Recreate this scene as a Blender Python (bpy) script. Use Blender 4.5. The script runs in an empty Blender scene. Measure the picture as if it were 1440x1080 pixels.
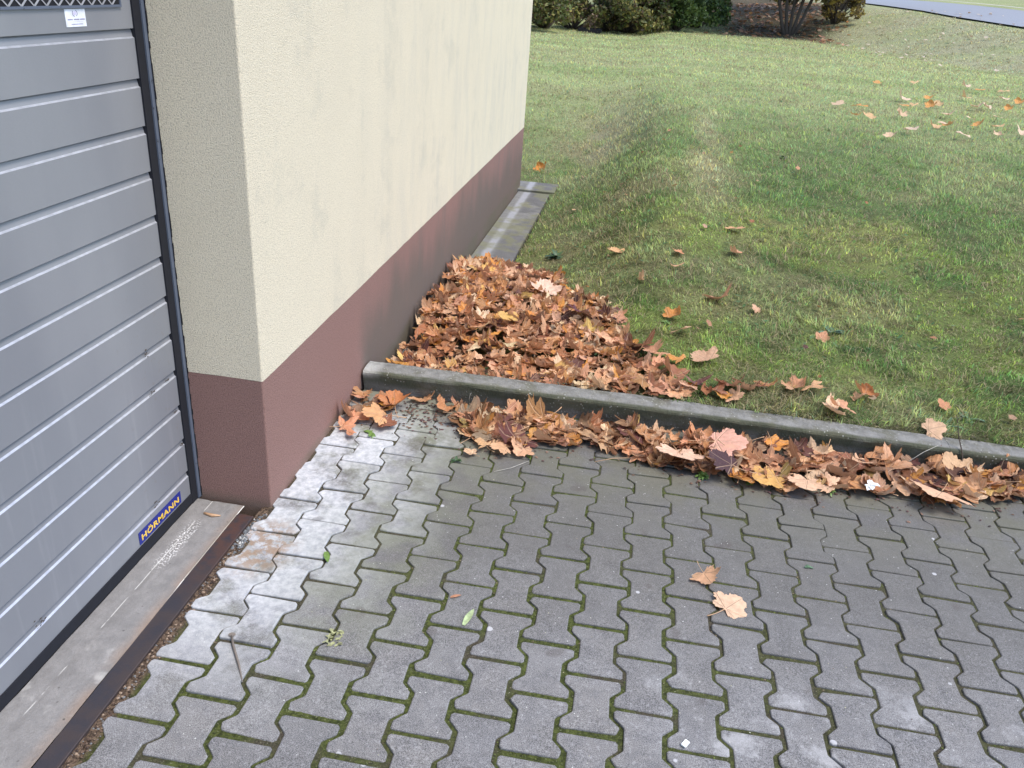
import bpy, bmesh, math, random
import numpy as np
from mathutils import Matrix, Vector, Euler
random.seed(7); rng=np.random.default_rng(7)
sc=bpy.context.scene; COL=sc.collection
# ---------------------------------------------------------------- helpers
def tag(o,label=None,cat=None,group=None,kind=None):
    if label:o['label']=label
    if cat:o['category']=cat
    if group:o['group']=group
    if kind:o['kind']=kind
    return o
def link(o,parent=None):
    COL.objects.link(o)
    if parent: o.parent=parent
    return o
def mesh_np(name,V,F,mats=(),parent=None,smooth=False,cols=None,uv=None,lk=True):
    """V (n,3) array, F list of index lists or (m,k) int array"""
    me=bpy.data.meshes.new(name)
    V=np.asarray(V,dtype=np.float32)
    if isinstance(F,np.ndarray):
        k=F.shape[1]; tot=np.full(len(F),k,dtype=np.int32); loops=F.astype(np.int32).ravel()
    else:
        tot=np.array([len(f) for f in F],dtype=np.int32); loops=np.array([i for f in F for i in f],dtype=np.int32)
    me.vertices.add(len(V)); me.vertices.foreach_set('co',V.ravel())
    me.loops.add(len(loops)); me.loops.foreach_set('vertex_index',loops)
    me.polygons.add(len(tot)); st=np.concatenate([[0],np.cumsum(tot)[:-1]]).astype(np.int32)
    me.polygons.foreach_set('loop_start',st); me.polygons.foreach_set('loop_total',tot)
    me.polygons.foreach_set('use_smooth',np.full(len(tot),bool(smooth)))
    me.update(calc_edges=True)
    if cols is not None:
        a=me.color_attributes.new('col','FLOAT_COLOR','POINT')
        c=np.ones((len(V),4),dtype=np.float32); c[:,:3]=cols; a.data.foreach_set('color',c.ravel())
    if uv is not None:
        l=me.uv_layers.new(name='UVMap'); l.data.foreach_set('uv',np.asarray(uv,dtype=np.float32)[loops].ravel())
    for m in (mats if isinstance(mats,(list,tuple)) else [mats]): me.materials.append(m)
    me.validate(verbose=False)
    o=bpy.data.objects.new(name,me)
    if lk: link(o,parent)
    return o
class MB:
    def __init__(s): s.v=[];s.f=[]
    def quad(s,a,b,c,d): n=len(s.v); s.v+=[a,b,c,d]; s.f.append((n,n+1,n+2,n+3)); return s
    def box(s,x0,x1,y0,y1,z0,z1):
        n=len(s.v)
        s.v+=[(x0,y0,z0),(x1,y0,z0),(x1,y1,z0),(x0,y1,z0),(x0,y0,z1),(x1,y0,z1),(x1,y1,z1),(x0,y1,z1)]
        s.f+=[tuple(n+i for i in f) for f in ((0,3,2,1),(4,5,6,7),(0,1,5,4),(1,2,6,5),(2,3,7,6),(3,0,4,7))]; return s
    def tube(s,pts,rad,k=6):
        n0=len(s.v); pts=[Vector(p) for p in pts]
        for i,p in enumerate(pts):
            d=(pts[min(i+1,len(pts)-1)]-pts[max(i-1,0)]).normalized()
            a=d.orthogonal().normalized(); b=d.cross(a)
            r=rad[i] if isinstance(rad,(list,tuple)) else rad
            for j in range(k):
                t=2*math.pi*j/k; s.v.append(tuple(p+a*math.cos(t)*r+b*math.sin(t)*r))
        for i in range(len(pts)-1):
            for j in range(k):
                j2=(j+1)%k; s.f.append((n0+i*k+j,n0+i*k+j2,n0+(i+1)*k+j2,n0+(i+1)*k+j))
        s.f.append(tuple(n0+j for j in range(k))[::-1]); s.f.append(tuple(n0+(len(pts)-1)*k+j for j in range(k))); return s
    def build(s,name,mats,parent=None,smooth=False): return mesh_np(name,s.v,s.f,mats,parent,smooth)
def extr(profile,x0,x1,n,axis='x',wob=None):
    """open profile [(a,z)] swept between x0 and x1"""
    V=[];F=[];m=len(profile)
    for i in range(n+1):
        t=x0+(x1-x0)*i/n
        for j,(a,z) in enumerate(profile):
            da,dz=wob(t,j) if wob else (0,0)
            V.append((t,a+da,z+dz) if axis=='x' else (a+da,t,z+dz))
    for i in range(n):
        for j in range(m-1):
            f=(i*m+j,i*m+j+1,(i+1)*m+j+1,(i+1)*m+j); F.append(f if axis=='x' else f[::-1])
    return V,F
# ---------------------------------------------------------------- node helper
class G:
    def __init__(s,name):
        s.m=bpy.data.materials.new(name); s.m.use_nodes=True; s.t=s.m.node_tree; s.n=s.t.nodes
        s.b=s.n['Principled BSDF']; s.out=s.n['Material Output']; s._pos=None
    def set(s,sock,v):
        if isinstance(v,bpy.types.NodeSocket): s.t.links.new(v,sock)
        else:
            if hasattr(sock,'default_value'):
                try: sock.default_value=v
                except Exception: sock.default_value=(v[0],v[1],v[2],1) if hasattr(v,'__len__') else (v,v,v)
    def node(s,typ,props=None,**ins):
        nd=s.n.new(typ)
        for k,v in (props or {}).items(): setattr(nd,k,v)
        for k,v in ins.items():
            key=int(k[1:]) if k[0]=='_' else k.replace('_',' ')
            s.set(nd.inputs[key],v)
        return nd
    @property
    def pos(s):
        if s._pos is None: s._pos=s.n.new('ShaderNodeNewGeometry').outputs['Position']
        return s._pos
    def math(s,op,a,b=0.0,c=0.0,clamp=False):
        nd=s.n.new('ShaderNodeMath'); nd.operation=op; nd.use_clamp=clamp
        s.set(nd.inputs[0],a); s.set(nd.inputs[1],b)
        if len(nd.inputs)>2: s.set(nd.inputs[2],c)
        return nd.outputs[0]
    def xyz(s,v=None):
        nd=s.n.new('ShaderNodeSeparateXYZ'); s.t.links.new(v if v is not None else s.pos,nd.inputs[0]); return nd.outputs
    def scale(s,v,sc3):
        nd=s.node('ShaderNodeMapping',None); s.t.links.new(v,nd.inputs[0]); nd.inputs['Scale'].default_value=sc3; return nd.outputs[0]
    def noise(s,scale,detail=3,rough=.55,vec=None,dist=0):
        nd=s.n.new('ShaderNodeTexNoise'); s.t.links.new(vec if vec is not None else s.pos,nd.inputs['Vector'])
        nd.inputs['Scale'].default_value=scale; nd.inputs['Detail'].default_value=detail; nd.inputs['Roughness'].default_value=rough; nd.inputs['Distortion'].default_value=dist
        return nd.outputs['Fac']
    def voro(s,scale,vec=None,feat='F1'):
        nd=s.n.new('ShaderNodeTexVoronoi'); nd.feature=feat; s.t.links.new(vec if vec is not None else s.pos,nd.inputs['Vector']); nd.inputs['Scale'].default_value=scale
        return nd.outputs['Distance']
    def ss(s,v,a,b,o0=0.0,o1=1.0):
        nd=s.n.new('ShaderNodeMapRange'); nd.interpolation_type='SMOOTHSTEP'
        s.set(nd.inputs['Value'],v)
        for k,x in (('From Min',a),('From Max',b),('To Min',o0),('To Max',o1)): s.set(nd.inputs[k],x)
        return nd.outputs[0]
    def mix(s,f,a,b,blend='MIX'):
        nd=s.n.new('ShaderNodeMix'); nd.data_type='RGBA'; nd.blend_type=blend
        s.set(nd.inputs[0],f); s.set(nd.inputs[6],a if not isinstance(a,tuple) else (*a[:3],1)); s.set(nd.inputs[7],b if not isinstance(b,tuple) else (*b[:3],1))
        return nd.outputs[2]
    def mul(s,*a):
        r=a[0]
        for x in a[1:]: r=s.math('MULTIPLY',r,x)
        return r
    def attr(s,name='col'):
        nd=s.n.new('ShaderNodeAttribute'); nd.attribute_name=name; return nd.outputs['Color']
    def bump(s,h,dist=.002,strength=1.0,normal=None):
        nd=s.n.new('ShaderNodeBump'); s.set(nd.inputs['Height'],h); nd.inputs['Distance'].default_value=dist; nd.inputs['Strength'].default_value=strength
        if normal is not None: s.t.links.new(normal,nd.inputs['Normal'])
        s.t.links.new(nd.outputs[0],s.b.inputs['Normal']); return nd.outputs[0]
    def fin(s,col,rough=.8,metal=0.0,spec=None):
        s.set(s.b.inputs['Base Color'],col if not isinstance(col,tuple) else (*col[:3],1)); s.set(s.b.inputs['Roughness'],rough); s.set(s.b.inputs['Metallic'],metal)
        if spec is not None: s.b.inputs['Specular IOR Level'].default_value=spec
        return s.m
def plain(name,c,rough=.7,metal=0.0):
    g=G(name); n=g.noise(40,3); return g.fin(g.mix(g.ss(n,.3,.7),tuple(x*.85 for x in c),tuple(min(1,x*1.1) for x in c)),rough,metal)
def sst(t):
    t=np.clip(t,0,1); return t*t*(3-2*t)
def vnoise(x,y,s=0):
    x=np.asarray(x,float);y=np.asarray(y,float)
    xi=np.floor(x).astype(np.int64);yi=np.floor(y).astype(np.int64);fx=x-xi;fy=y-yi
    fx=fx*fx*(3-2*fx);fy=fy*fy*(3-2*fy)
    def h(a,b):
        n=(a*374761393+b*668265263+s*974634777)&0xffffffff
        n=((n^(n>>13))*1274126177)&0xffffffff
        return ((n^(n>>16))&0xffff)/65535.0
    return (h(xi,yi)*(1-fx)+h(xi+1,yi)*fx)*(1-fy)+(h(xi,yi+1)*(1-fx)+h(xi+1,yi+1)*fx)*fy
def fbm(x,y,s=0,o=4):
    r=0;a=.5;t=0
    for i in range(o):
        r=r+a*vnoise(x*2**i,y*2**i,s+i*7);t+=a;a*=.5
    return r/t
BASE=[(-60,-30),(-10,15.2),(-2.1,23.0),(0,25.2),(1.75,27.0),(4,28.2),(5.9,27.9),(6.9,25.6),(7.5,21.9),(8.3,19.4),(9.2,16.6),(12,11),(20,0),(60,-50)]
RD=[(-60,52),(0,48),(9.3,41.0),(9.65,34.8),(10.0,31.0),(10.4,28.3),(10.9,23.9),(13,18),(20,8),(60,-40)]
RZ=[2.1,2.05,1.95,1.84,1.75,1.63,1.50,1.4,1.2,1.2]
def pdist(x,y,P,Z=None):
    best=np.full(x.shape,1e9);sg=np.ones(x.shape);zz=np.zeros(x.shape)
    for i in range(len(P)-1):
        ax,ay=P[i];bx,by=P[i+1];dx,dy=bx-ax,by-ay;L=dx*dx+dy*dy
        t=np.clip(((x-ax)*dx+(y-ay)*dy)/L,0,1)
        d=np.hypot(x-ax-t*dx,y-ay-t*dy);c=(dx*(y-ay)-dy*(x-ax))
        m=d<best;best=np.where(m,d,best);sg=np.where(m,np.sign(c),sg)
        if Z: zz=np.where(m,Z[i]+t*(Z[i+1]-Z[i]),zz)
    return best*sg,zz
def hgt(x,y):
    x=np.asarray(x,float);y=np.asarray(y,float)
    H=np.where(y<8,.09+.05*(y-1.1),.435+.17*sst((y-8)/8)+.002*(y-8))
    H=np.where(y<1.1,.085,H)
    fl=-.085+.60*sst((y-7.0)/6)
    W=1.15-.12*sst((y-2)/3)+.1*sst((y-7)/4)
    k=sst((x-.30-.10*sst((y-6)/3))/W)
    fl=np.minimum(fl,H)
    H=H+(.10*np.exp(-((x-1.38)/.42)**2)+.045*sst((x-.8)/.5))*sst((y-1.9)/2.2)*sst((13-y)/6)
    z=fl+(H-fl)*k
    db,_=pdist(x,y,BASE);dr,zr=pdist(x,y,RD,RZ)
    z+= .02*(fbm(x*1.3,y*1.3,3,3)-.5)*sst((y-1.2)/1.5)*sst((x-.4)/.6)+ .06*(fbm(x*.35,y*.35,9,2)-.5)*sst((y-5)/5)
    t=np.clip(-dr,0,None);d=np.clip(db,0,None)
    w=d/(d+t+1e-6);w=.35*w+.65*sst(w)
    zb=z+(zr-z)*w
    zb=np.where(dr>0,zr+.07*np.minimum(dr,3.6)+.085*np.clip(dr-3.6,0,16)+.012*np.clip(dr-19.6,0,None),zb)
    zo=np.where((db>0)|(dr>0),zb,z)
    inb=(y<1.075)|((x<.33)&(y<5.9)&(x>-8.2))
    zo=np.where((y<1.075),-.09,zo)
    zo=np.where((x<.335)&(y<5.95)&(y>=1.075),-.12,zo)
    return zo
# ---------------------------------------------------------------- camera
f_,yaw,pit,rol=1159.917,.1293,-.45111,-.07386
CAM=Vector((1.11593,-2.27673,1.71124))
def rotm():
    Rz=Matrix.Rotation(yaw,3,'Z'); Rx=Matrix.Rotation(pit,3,'X')
    Ry=Matrix(((math.cos(rol),0,math.sin(rol)),(0,1,0),(-math.sin(rol),0,math.cos(rol)))); return Rz@Rx@Ry
R=rotm(); M=Matrix.Identity(4)
for i in range(3):
    M[i][0]=R[i][0]; M[i][1]=R[i][2]; M[i][2]=-R[i][1]; M[i][3]=CAM[i]
cd=bpy.data.cameras.new('camera'); cam=bpy.data.objects.new('camera',cd); link(cam); cam.matrix_world=M
cd.sensor_width=36; cd.lens=f_/1440*36; cd.clip_start=.05; cd.clip_end=1000; sc.camera=cam
sc.render.resolution_x=1024; sc.render.resolution_y=768
# ---------------------------------------------------------------- light
SUN=Vector((.46,-.14,.87)).normalized()
w=bpy.data.worlds.new('World'); sc.world=w; w.use_nodes=True
bg=w.node_tree.nodes['Background']; sky=w.node_tree.nodes.new('ShaderNodeTexSky'); sky.sky_type='NISHITA'; sky.sun_disc=False
sky.sun_elevation=math.asin(SUN.z); sky.sun_rotation=math.atan2(SUN.x,SUN.y); sky.air_density=1.0; sky.dust_density=1.2; sky.ozone_density=1.0
w.node_tree.links.new(sky.outputs[0],bg.inputs[0]); bg.inputs[1].default_value=.15
sl=bpy.data.lights.new('sun','SUN'); sl.energy=1.6; sl.angle=math.radians(24); sl.color=(1,.92,.80)
so=bpy.data.objects.new('sun',sl); link(so); so.rotation_euler=SUN.to_track_quat('Z','Y').to_euler()
sc.view_settings.view_transform='Standard'; sc.view_settings.look='None'; sc.view_settings.gamma=1; sc.view_settings.exposure=1.2
# ---------------------------------------------------------------- materials
def paving_mat():
    g=G('paving_concrete'); X,Y,Z=g.xyz(); a=g.attr(); rs=g.n.new('ShaderNodeSeparateColor'); g.t.links.new(a,rs.inputs[0])
    r1,r2=rs.outputs[0],rs.outputs[1]
    base=g.mix(r1,(.086,.082,.083),(.170,.163,.160)); base=g.mix(g.mul(r2,.5),base,(.19,.178,.165))
    n=g.noise(3.5,4); base=g.mix(g.ss(n,.38,.68,0,.6),base,(.225,.225,.235))
    n2=g.noise(17,6,.7); base=g.mix(g.ss(n2,.42,.66,0,.7),base,(.075,.074,.08))
    grain=g.noise(420,3,.7); base=g.mix(g.ss(grain,.38,.62,0,1),g.mix(.5,base,(.03,.03,.03)),g.mix(.32,base,(.5,.5,.52))); base=g.mix(g.mul(g.ss(g.noise(75,3,.7),.56,.66),.28),base,(.42,.42,.44)); base=g.mix(g.mul(g.ss(g.noise(130,3,.7),.60,.66),.5),base,(.04,.04,.04))
    # darker tone towards the kerb, with a patchy algae film
    dk=g.ss(Y,-.75,.15); base=g.mix(g.mul(dk,.58),base,(.078,.073,.062)); al=g.mul(g.ss(Y,.0,.75),g.ss(g.noise(5,4),.3,.6)); base=g.mix(g.mul(al,.6),base,(.125,.122,.08))
    al2=g.mul(g.ss(X,.85,.3),g.ss(Y,-1.0,-.1),g.ss(g.noise(7,4),.35,.6)); base=g.mix(g.mul(al2,.55),base,(.20,.215,.14))
    # lime bloom on the stones beside the wall corner
    n3=g.noise(6,5,.6)
    lim=g.mul(g.ss(g.math('ADD',g.math('ADD',X,g.mul(r2,.22)),g.math('MULTIPLY',Y,-.12)),.72,.12),g.ss(Y,-1.1,-.35),g.ss(Y,1.05,.5),g.ss(g.math('ADD',n3,g.mul(g.noise(70,4,.75),.25)),.42,.66))
    base=g.mix(g.mul(lim,.82),base,g.mix(g.ss(g.noise(40,5,.7),.3,.7),(.38,.40,.44),(.66,.67,.70)))
    dd=g.math('POWER',g.math('ADD',g.math('POWER',g.math('SUBTRACT',X,.06),2),g.math('POWER',g.math('MULTIPLY',g.math('ADD',Y,.22),.75),2)),.5)
    br=g.mul(g.ss(dd,.15,.05),g.ss(g.noise(28,4,.7),.42,.56)); base=g.mix(g.mul(br,.8),base,(.27,.18,.115))
    # pale worn patches
    wb=g.mul(g.ss(X,1.1,1.5),g.ss(Y,-.3,-.55),g.ss(g.math('ADD',g.noise(5.5,4,.6),g.mul(g.noise(60,4,.8),.22)),.66,.82)); base=g.mix(g.mul(wb,.55),base,(.42,.42,.43))
    # dark oily spots
    ds=g.ss(g.noise(8,2,.4),.68,.74); base=g.mix(g.mul(ds,.35),base,(.07,.055,.05))
    # gum and lichen dots
    sp=g.ss(g.voro(5.0,g.scale(g.pos,(1,1,0))),.052,.042); keep=g.ss(g.noise(2.1,1),.40,.5); base=g.mix(g.mul(sp,keep,.75),base,(.5,.5,.52))
    sp2=g.ss(g.voro(42,g.scale(g.pos,(1,1,0))),.085,.065); keep=g.ss(g.noise(9,2),.5,.6); base=g.mix(g.mul(sp2,keep,.8),base,(.62,.62,.6))
    # edges of the stones mossy
    h=g.math('ADD',g.mul(grain,.5),g.mul(n2,.6)); g.bump(h,.0022)
    return g.fin(base,.78,spec=.35)
def moss_mat():
    g=G('joint_moss'); X,Y,Z=g.xyz(); n=g.noise(90,4,.7); n2=g.noise(5,3)
    grn=g.mix(g.ss(n,.35,.65),(.030,.038,.012),(.090,.108,.030))
    soil=g.mix(g.ss(g.noise(300,3,.7),.35,.65),(.035,.03,.024),(.10,.085,.065))
    dry=g.mul(g.ss(X,.75,.2),g.ss(Y,-.75,-.4)); k=g.mul(g.ss(n2,.30,.5),g.math('SUBTRACT',1,g.mul(dry,.85)))
    k=g.mul(k,g.ss(X,2.0,1.2,.45,1)); c=g.mix(k,soil,grn); c=g.mix(g.mul(g.ss(g.noise(200,2),.62,.7),.5),c,(.3,.3,.2))
    gap=g.ss(X,.02,-.012); gc=g.mix(g.ss(g.noise(110,3,.7),.35,.62),(.035,.024,.018),(.17,.12,.085)); c=g.mix(gap,c,gc)
    g.bump(g.noise(350,3,.7),.004); return g.fin(c,.95,spec=.2)
def stucco(name,c,kind):
    g=G(name); X,Y,Z=g.xyz(); n=g.noise(230,4,.62); n1=g.noise(2.2,3)
    base=g.mix(g.ss(n,.34,.52),tuple(x*.62 for x in c),c); base=g.mix(g.mul(g.ss(g.noise(110,5,.75),.50,.62),.30),base,tuple(x*.6 for x in c)); base=g.mix(g.ss(n1,.35,.7,0,.25),base,tuple(x*.84 for x in c))
    long_=g.mul(g.ss(X,-.03,-.002),g.ss(Y,.02,.06))
    if kind=='cream':
        st=g.noise(7,5,.65,g.scale(g.pos,(1,1.0,.22))); m=g.mul(g.ss(st,.42,.68),g.ss(Y,.2,2.2),g.ss(Z,2.6,.9),long_)
        base=g.mix(g.mul(m,.26),base,(.44,.43,.39))
        st=g.ss(g.noise(3.2,5,.7),.52,.66); base=g.mix(g.mul(st,long_,.16),base,(.30,.31,.28))
    else:
        n3=g.noise(3.2,5,.6,g.scale(g.pos,(1,1,.35))); hh=g.math('SUBTRACT',Z,g.math('MULTIPLY',n3,.62))
        m=g.mul(g.ss(hh,.20,-.16),g.ss(g.math('ADD',Y,g.mul(g.noise(8,3),.12)),.98,1.14),long_); base=g.mix(g.mul(m,g.ss(Y,6.0,3.0,.72,.88)),base,(.14,.118,.10))
        sk=g.ss(g.noise(16,3,.6,g.scale(g.pos,(1,1,.05))),.55,.72); base=g.mix(g.mul(sk,long_,g.ss(Y,1,2.0),.45),base,(.15,.14,.13))
        lo=g.mul(g.ss(Z,.05,.0),g.ss(n1,.3,.6),.5); base=g.mix(lo,base,(.12,.12,.08))
        rub=g.ss(g.noise(55,4,.7),.66,.72); base=g.mix(g.mul(rub,.35),base,(.45,.33,.31))
    g.bump(g.math('ADD',n,g.mul(g.noise(520,2,.6),.4)),.0036); return g.fin(base,.92,spec=.2)
def concrete(name,c,kind=''):
    g=G(name); X,Y,Z=g.xyz(); n=g.noise(18,5,.65); gr=g.noise(330,3,.7)
    base=g.mix(g.ss(n,.3,.7),tuple(x*.72 for x in c),tuple(x*1.12 for x in c)); base=g.mix(g.ss(gr,.35,.65,0,.5),base,tuple(x*.6 for x in c))
    if kind=='kerb':
        geo=g.n.new('ShaderNodeNewGeometry'); nz=g.xyz(geo.outputs['Normal'])[2]
        mo=g.mul(g.ss(Y,.982,.968),g.ss(g.noise(9,4,.6),.25,.5,.45,1),g.ss(Z,.0,.045,.5,1.0)); base=g.mix(g.mul(mo,.85),base,(.055,.062,.032))
        mo2=g.ss(g.noise(11,5,.7),.46,.64); base=g.mix(g.mul(mo2,.65),base,(.115,.112,.075))
        w_=g.mul(g.ss(X,.12,.03),g.ss(Z,.05,.09)); base=g.mix(g.mul(w_,.7),base,(.5,.5,.47))
        dk=g.mul(g.ss(Y,.99,1.05),g.ss(g.noise(30,4),.4,.6)); base=g.mix(g.mul(dk,.35),base,(.07,.07,.06))
        sp=g.ss(g.voro(60),.22,.16); base=g.mix(g.mul(sp,g.ss(g.noise(11,2),.5,.6),.6),base,(.5,.5,.46))
    if kind=='sill':
        rust=g.mul(g.ss(X,-.135,-.09),g.ss(g.noise(9,4),.3,.6)); base=g.mix(g.mul(rust,.65),base,(.33,.21,.13))
        base=g.mix(.35,base,(.20,.20,.205)); wht=g.mul(g.ss(g.noise(7,4,.6),.55,.7),g.ss(Y,-.3,-.7)); base=g.mix(g.mul(wht,.5),base,(.55,.54,.52))
        q=g.math('ABSOLUTE',g.math('SUBTRACT',X,g.math('ADD',-.214,g.mul(g.noise(5,2),.008)))); ln=g.mul(g.ss(q,.0024,.0010),g.ss(g.noise(11,4),.46,.54)); base=g.mix(g.mul(ln,.55),base,(.75,.75,.73))
        q=g.math('ABSOLUTE',g.math('ADD',X,.0925)); ln=g.mul(g.ss(q,.0026,.0008),g.ss(Y,-.55,-.42)); base=g.mix(ln,base,(.85,.85,.83))
        sc_=g.mul(g.ss(g.math('ABSOLUTE',g.math('ADD',X,.2)),.03,.01),g.ss(g.math('ABSOLUTE',g.math('ADD',Y,.27)),.16,.06),g.ss(g.noise(150,3),.52,.6)); base=g.mix(sc_,base,(.7,.7,.7))
        dt=g.ss(g.voro(35),.13,.08); base=g.mix(g.mul(dt,g.ss(g.noise(6,2),.5,.6),.7),base,(.06,.055,.05))
    if kind=='slab':
        l=g.mul(g.ss(g.math('ABSOLUTE',g.math('SUBTRACT',X,.10)),.045,.015),.5); base=g.mix(l,base,(.40,.41,.45))
        d=g.mul(g.ss(X,.12,.17),g.ss(g.noise(2.6,3),.42,.52)); base=g.mix(g.mul(d,.6),base,(.085,.082,.085))
        a=g.mul(g.ss(g.noise(5,4),.48,.6),.6); base=g.mix(a,base,(.17,.17,.09))
    g.bump(g.math('ADD',g.mul(gr,.5),g.math('ADD',n,g.noise(70,4,.6))),.006 if kind=='kerb' else .003); return g.fin(base,.88,spec=.25)
def steel_door():
    g=G('grey_painted_steel'); X,Y,Z=g.xyz(); n=g.noise(2.5,4,.5,g.scale(g.pos,(1,1,.3)))
    base=g.mix(g.ss(n,.3,.7),(.205,.213,.236),(.258,.264,.284))
    st=g.ss(g.noise(22,3,.6,g.scale(g.pos,(1,1,.06))),.54,.72); base=g.mix(g.mul(st,g.ss(Z,.9,.4),.13),base,(.46,.46,.48))
    sc1=g.mul(g.ss(g.noise(26,4,.7),.60,.66),g.ss(Z,.95,.7),g.ss(Y,-.5,-.15)); base=g.mix(g.mul(sc1,.35),base,(.20,.18,.17))
    gr=g.noise(260,3,.6,g.scale(g.pos,(1,.35,1.6))); base=g.mix(g.ss(gr,.35,.65,0,.12),base,(.22,.22,.23))
    g.bump(gr,.0003); return g.fin(base,.38,.08,.5)
def chipped(name,c,mark,thr):
    g=G(name); n=g.noise(60,5,.75); return g.fin(g.mix(g.ss(n,thr,thr+.04),c,mark),.6)
def rail_mat():
    g=G('rusted_iron'); X,Y,Z=g.xyz(); n=g.noise(14,4,.6); c=g.mix(g.ss(n,.35,.65),(.043,.041,.052),(.060,.048,.050))
    far=g.mul(g.ss(Y,-.55,-.15),g.ss(g.noise(20,4,.7),.35,.55)); c=g.mix(g.mul(far,.7),c,(.11,.052,.038)); c=g.mix(g.ss(X,-.045,-.03,0,.4),c,(.08,.05,.035))
    g.bump(g.noise(150,3,.6),.0008); return g.fin(c,.55,.35)
def soil_mat():
    g=G('turf_soil'); a=g.attr(); n=g.noise(60,4,.7); c=g.mix(g.ss(n,.35,.65,0,.7),a,g.mix(.75,a,(.02,.02,.01)))
    X,Y,Z=g.xyz(); g.bump(g.noise(45,4,.7),.02); return g.fin(c,.95,spec=.15)
def blade_mat():
    g=G('grass_blades'); a=g.attr(); g.fin(a,.62,spec=.3)
    tr=g.node('ShaderNodeBsdfTranslucent'); g.t.links.new(a,tr.inputs['Color']); mx=g.node('ShaderNodeMixShader',None,_0=.5)
    g.t.links.new(g.b.outputs[0],mx.inputs[1]); g.t.links.new(tr.outputs[0],mx.inputs[2]); g.t.links.new(mx.outputs[0],g.out.inputs[0]); return g.m
def leaf_mat(name,source):
    g=G(name)
    if source=='object': c=g.node('ShaderNodeObjectInfo').outputs['Color']
    else: c=g.attr()
    uv=g.n.new('ShaderNodeUVMap').outputs[0]; U,V,_=g.xyz(uv); ax=g.math('ABSOLUTE',U)
    d=g.math('ADD',ax,0)
    for (tx,ty) in ((.80,.36),(.50,-.06)):
        L=math.hypot(tx,ty); q=g.math('ABSOLUTE',g.math('SUBTRACT',g.mul(ax,ty/L),g.mul(V,tx/L))); d=g.math('MINIMUM',d,q)
    v=g.ss(d,.028,.008)
    lat=g.ss(g.math('ABSOLUTE',g.math('SINE',g.math('ADD',g.mul(V,34),g.mul(ax,-30)))),.16,.0,0,.5)
    v=g.math('MAXIMUM',v,lat)
    n=g.noise(45,4,.65); blot=g.noise(14,3,.6)
    col=g.mix(g.ss(n,.35,.7,0,.45),c,g.mix(.55,c,(.05,.02,.01))); col=g.mix(g.ss(blot,.55,.7,0,.5),col,g.mix(.5,c,(.62,.40,.22)))
    col=g.mix(g.mul(v,.5),col,g.mix(.6,c,(.85,.6,.4)))
    geo=g.n.new('ShaderNodeNewGeometry'); col=g.mix(g.mul(geo.outputs['Backfacing'],.4),col,(.64,.37,.21))
    g.bump(g.math('ADD',g.mul(v,-1.0),g.mul(g.noise(90,4,.65),1.0)),.0035); g.fin(col,.6,spec=.35)
    tr=g.node('ShaderNodeBsdfTranslucent'); g.t.links.new(col,tr.inputs['Color']); mx=g.node('ShaderNodeMixShader',None,_0=.2)
    g.t.links.new(g.b.outputs[0],mx.inputs[1]); g.t.links.new(tr.outputs[0],mx.inputs[2]); g.t.links.new(mx.outputs[0],g.out.inputs[0]); return g.m
MT=dict(pave=paving_mat(),moss=moss_mat(),cream=stucco('cream_render',(.745,.668,.515),'cream'),brown=stucco('brown_plinth_render',(.285,.168,.145),'brown'),
 kerb=concrete('kerb_concrete',(.255,.25,.235),'kerb'),sill=concrete('sill_concrete',(.27,.26,.255),'sill'),slab=concrete('slab_concrete',(.21,.208,.20),'slab'),
 door=steel_door(),rubber=plain('black_rubber',(.005,.006,.012),.85),edge=plain('rib_edge_highlight',(.50,.52,.58),.36,.45),jambsteel=chipped('blue_grey_steel',(.10,.12,.165),(.02,.02,.025),.62),
 rail=rail_mat(),soil=soil_mat(),blade=blade_mat(),leaf=leaf_mat('dry_leaf','object'),leafs=leaf_mat('dry_leaf_heap','attr'),
 blue=chipped('blue_sticker',(.012,.02,.20),(.02,.03,.12),.66),yellow=plain('yellow_print',(.80,.52,.06),.5),white=plain('white_sticker',(.80,.82,.88),.4),print=plain('grey_violet_print',(.22,.20,.36),.5),pale=plain('pale_lilac_print',(.62,.58,.78),.5),
 dark=plain('dark_void',(.006,.006,.01),.8),mesh=plain('bare_steel_mesh',(.36,.36,.38),.4),roof=plain('grey_metal_coping',(.2,.2,.21),.5),
 stalk=plain('dry_stalk',(.50,.31,.18),.7),grey=plain('weathered_stalk',(.17,.145,.125),.85),twig=plain('dark_twig',(.06,.045,.035),.85),
 plastic=plain('white_plastic',(.78,.80,.80),.4),bark=plain('bark',(.07,.055,.045),.95),asphalt=plain('asphalt',(.23,.24,.27),.7),palekerb=plain('pale_kerb',(.45,.43,.38),.9))
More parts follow.
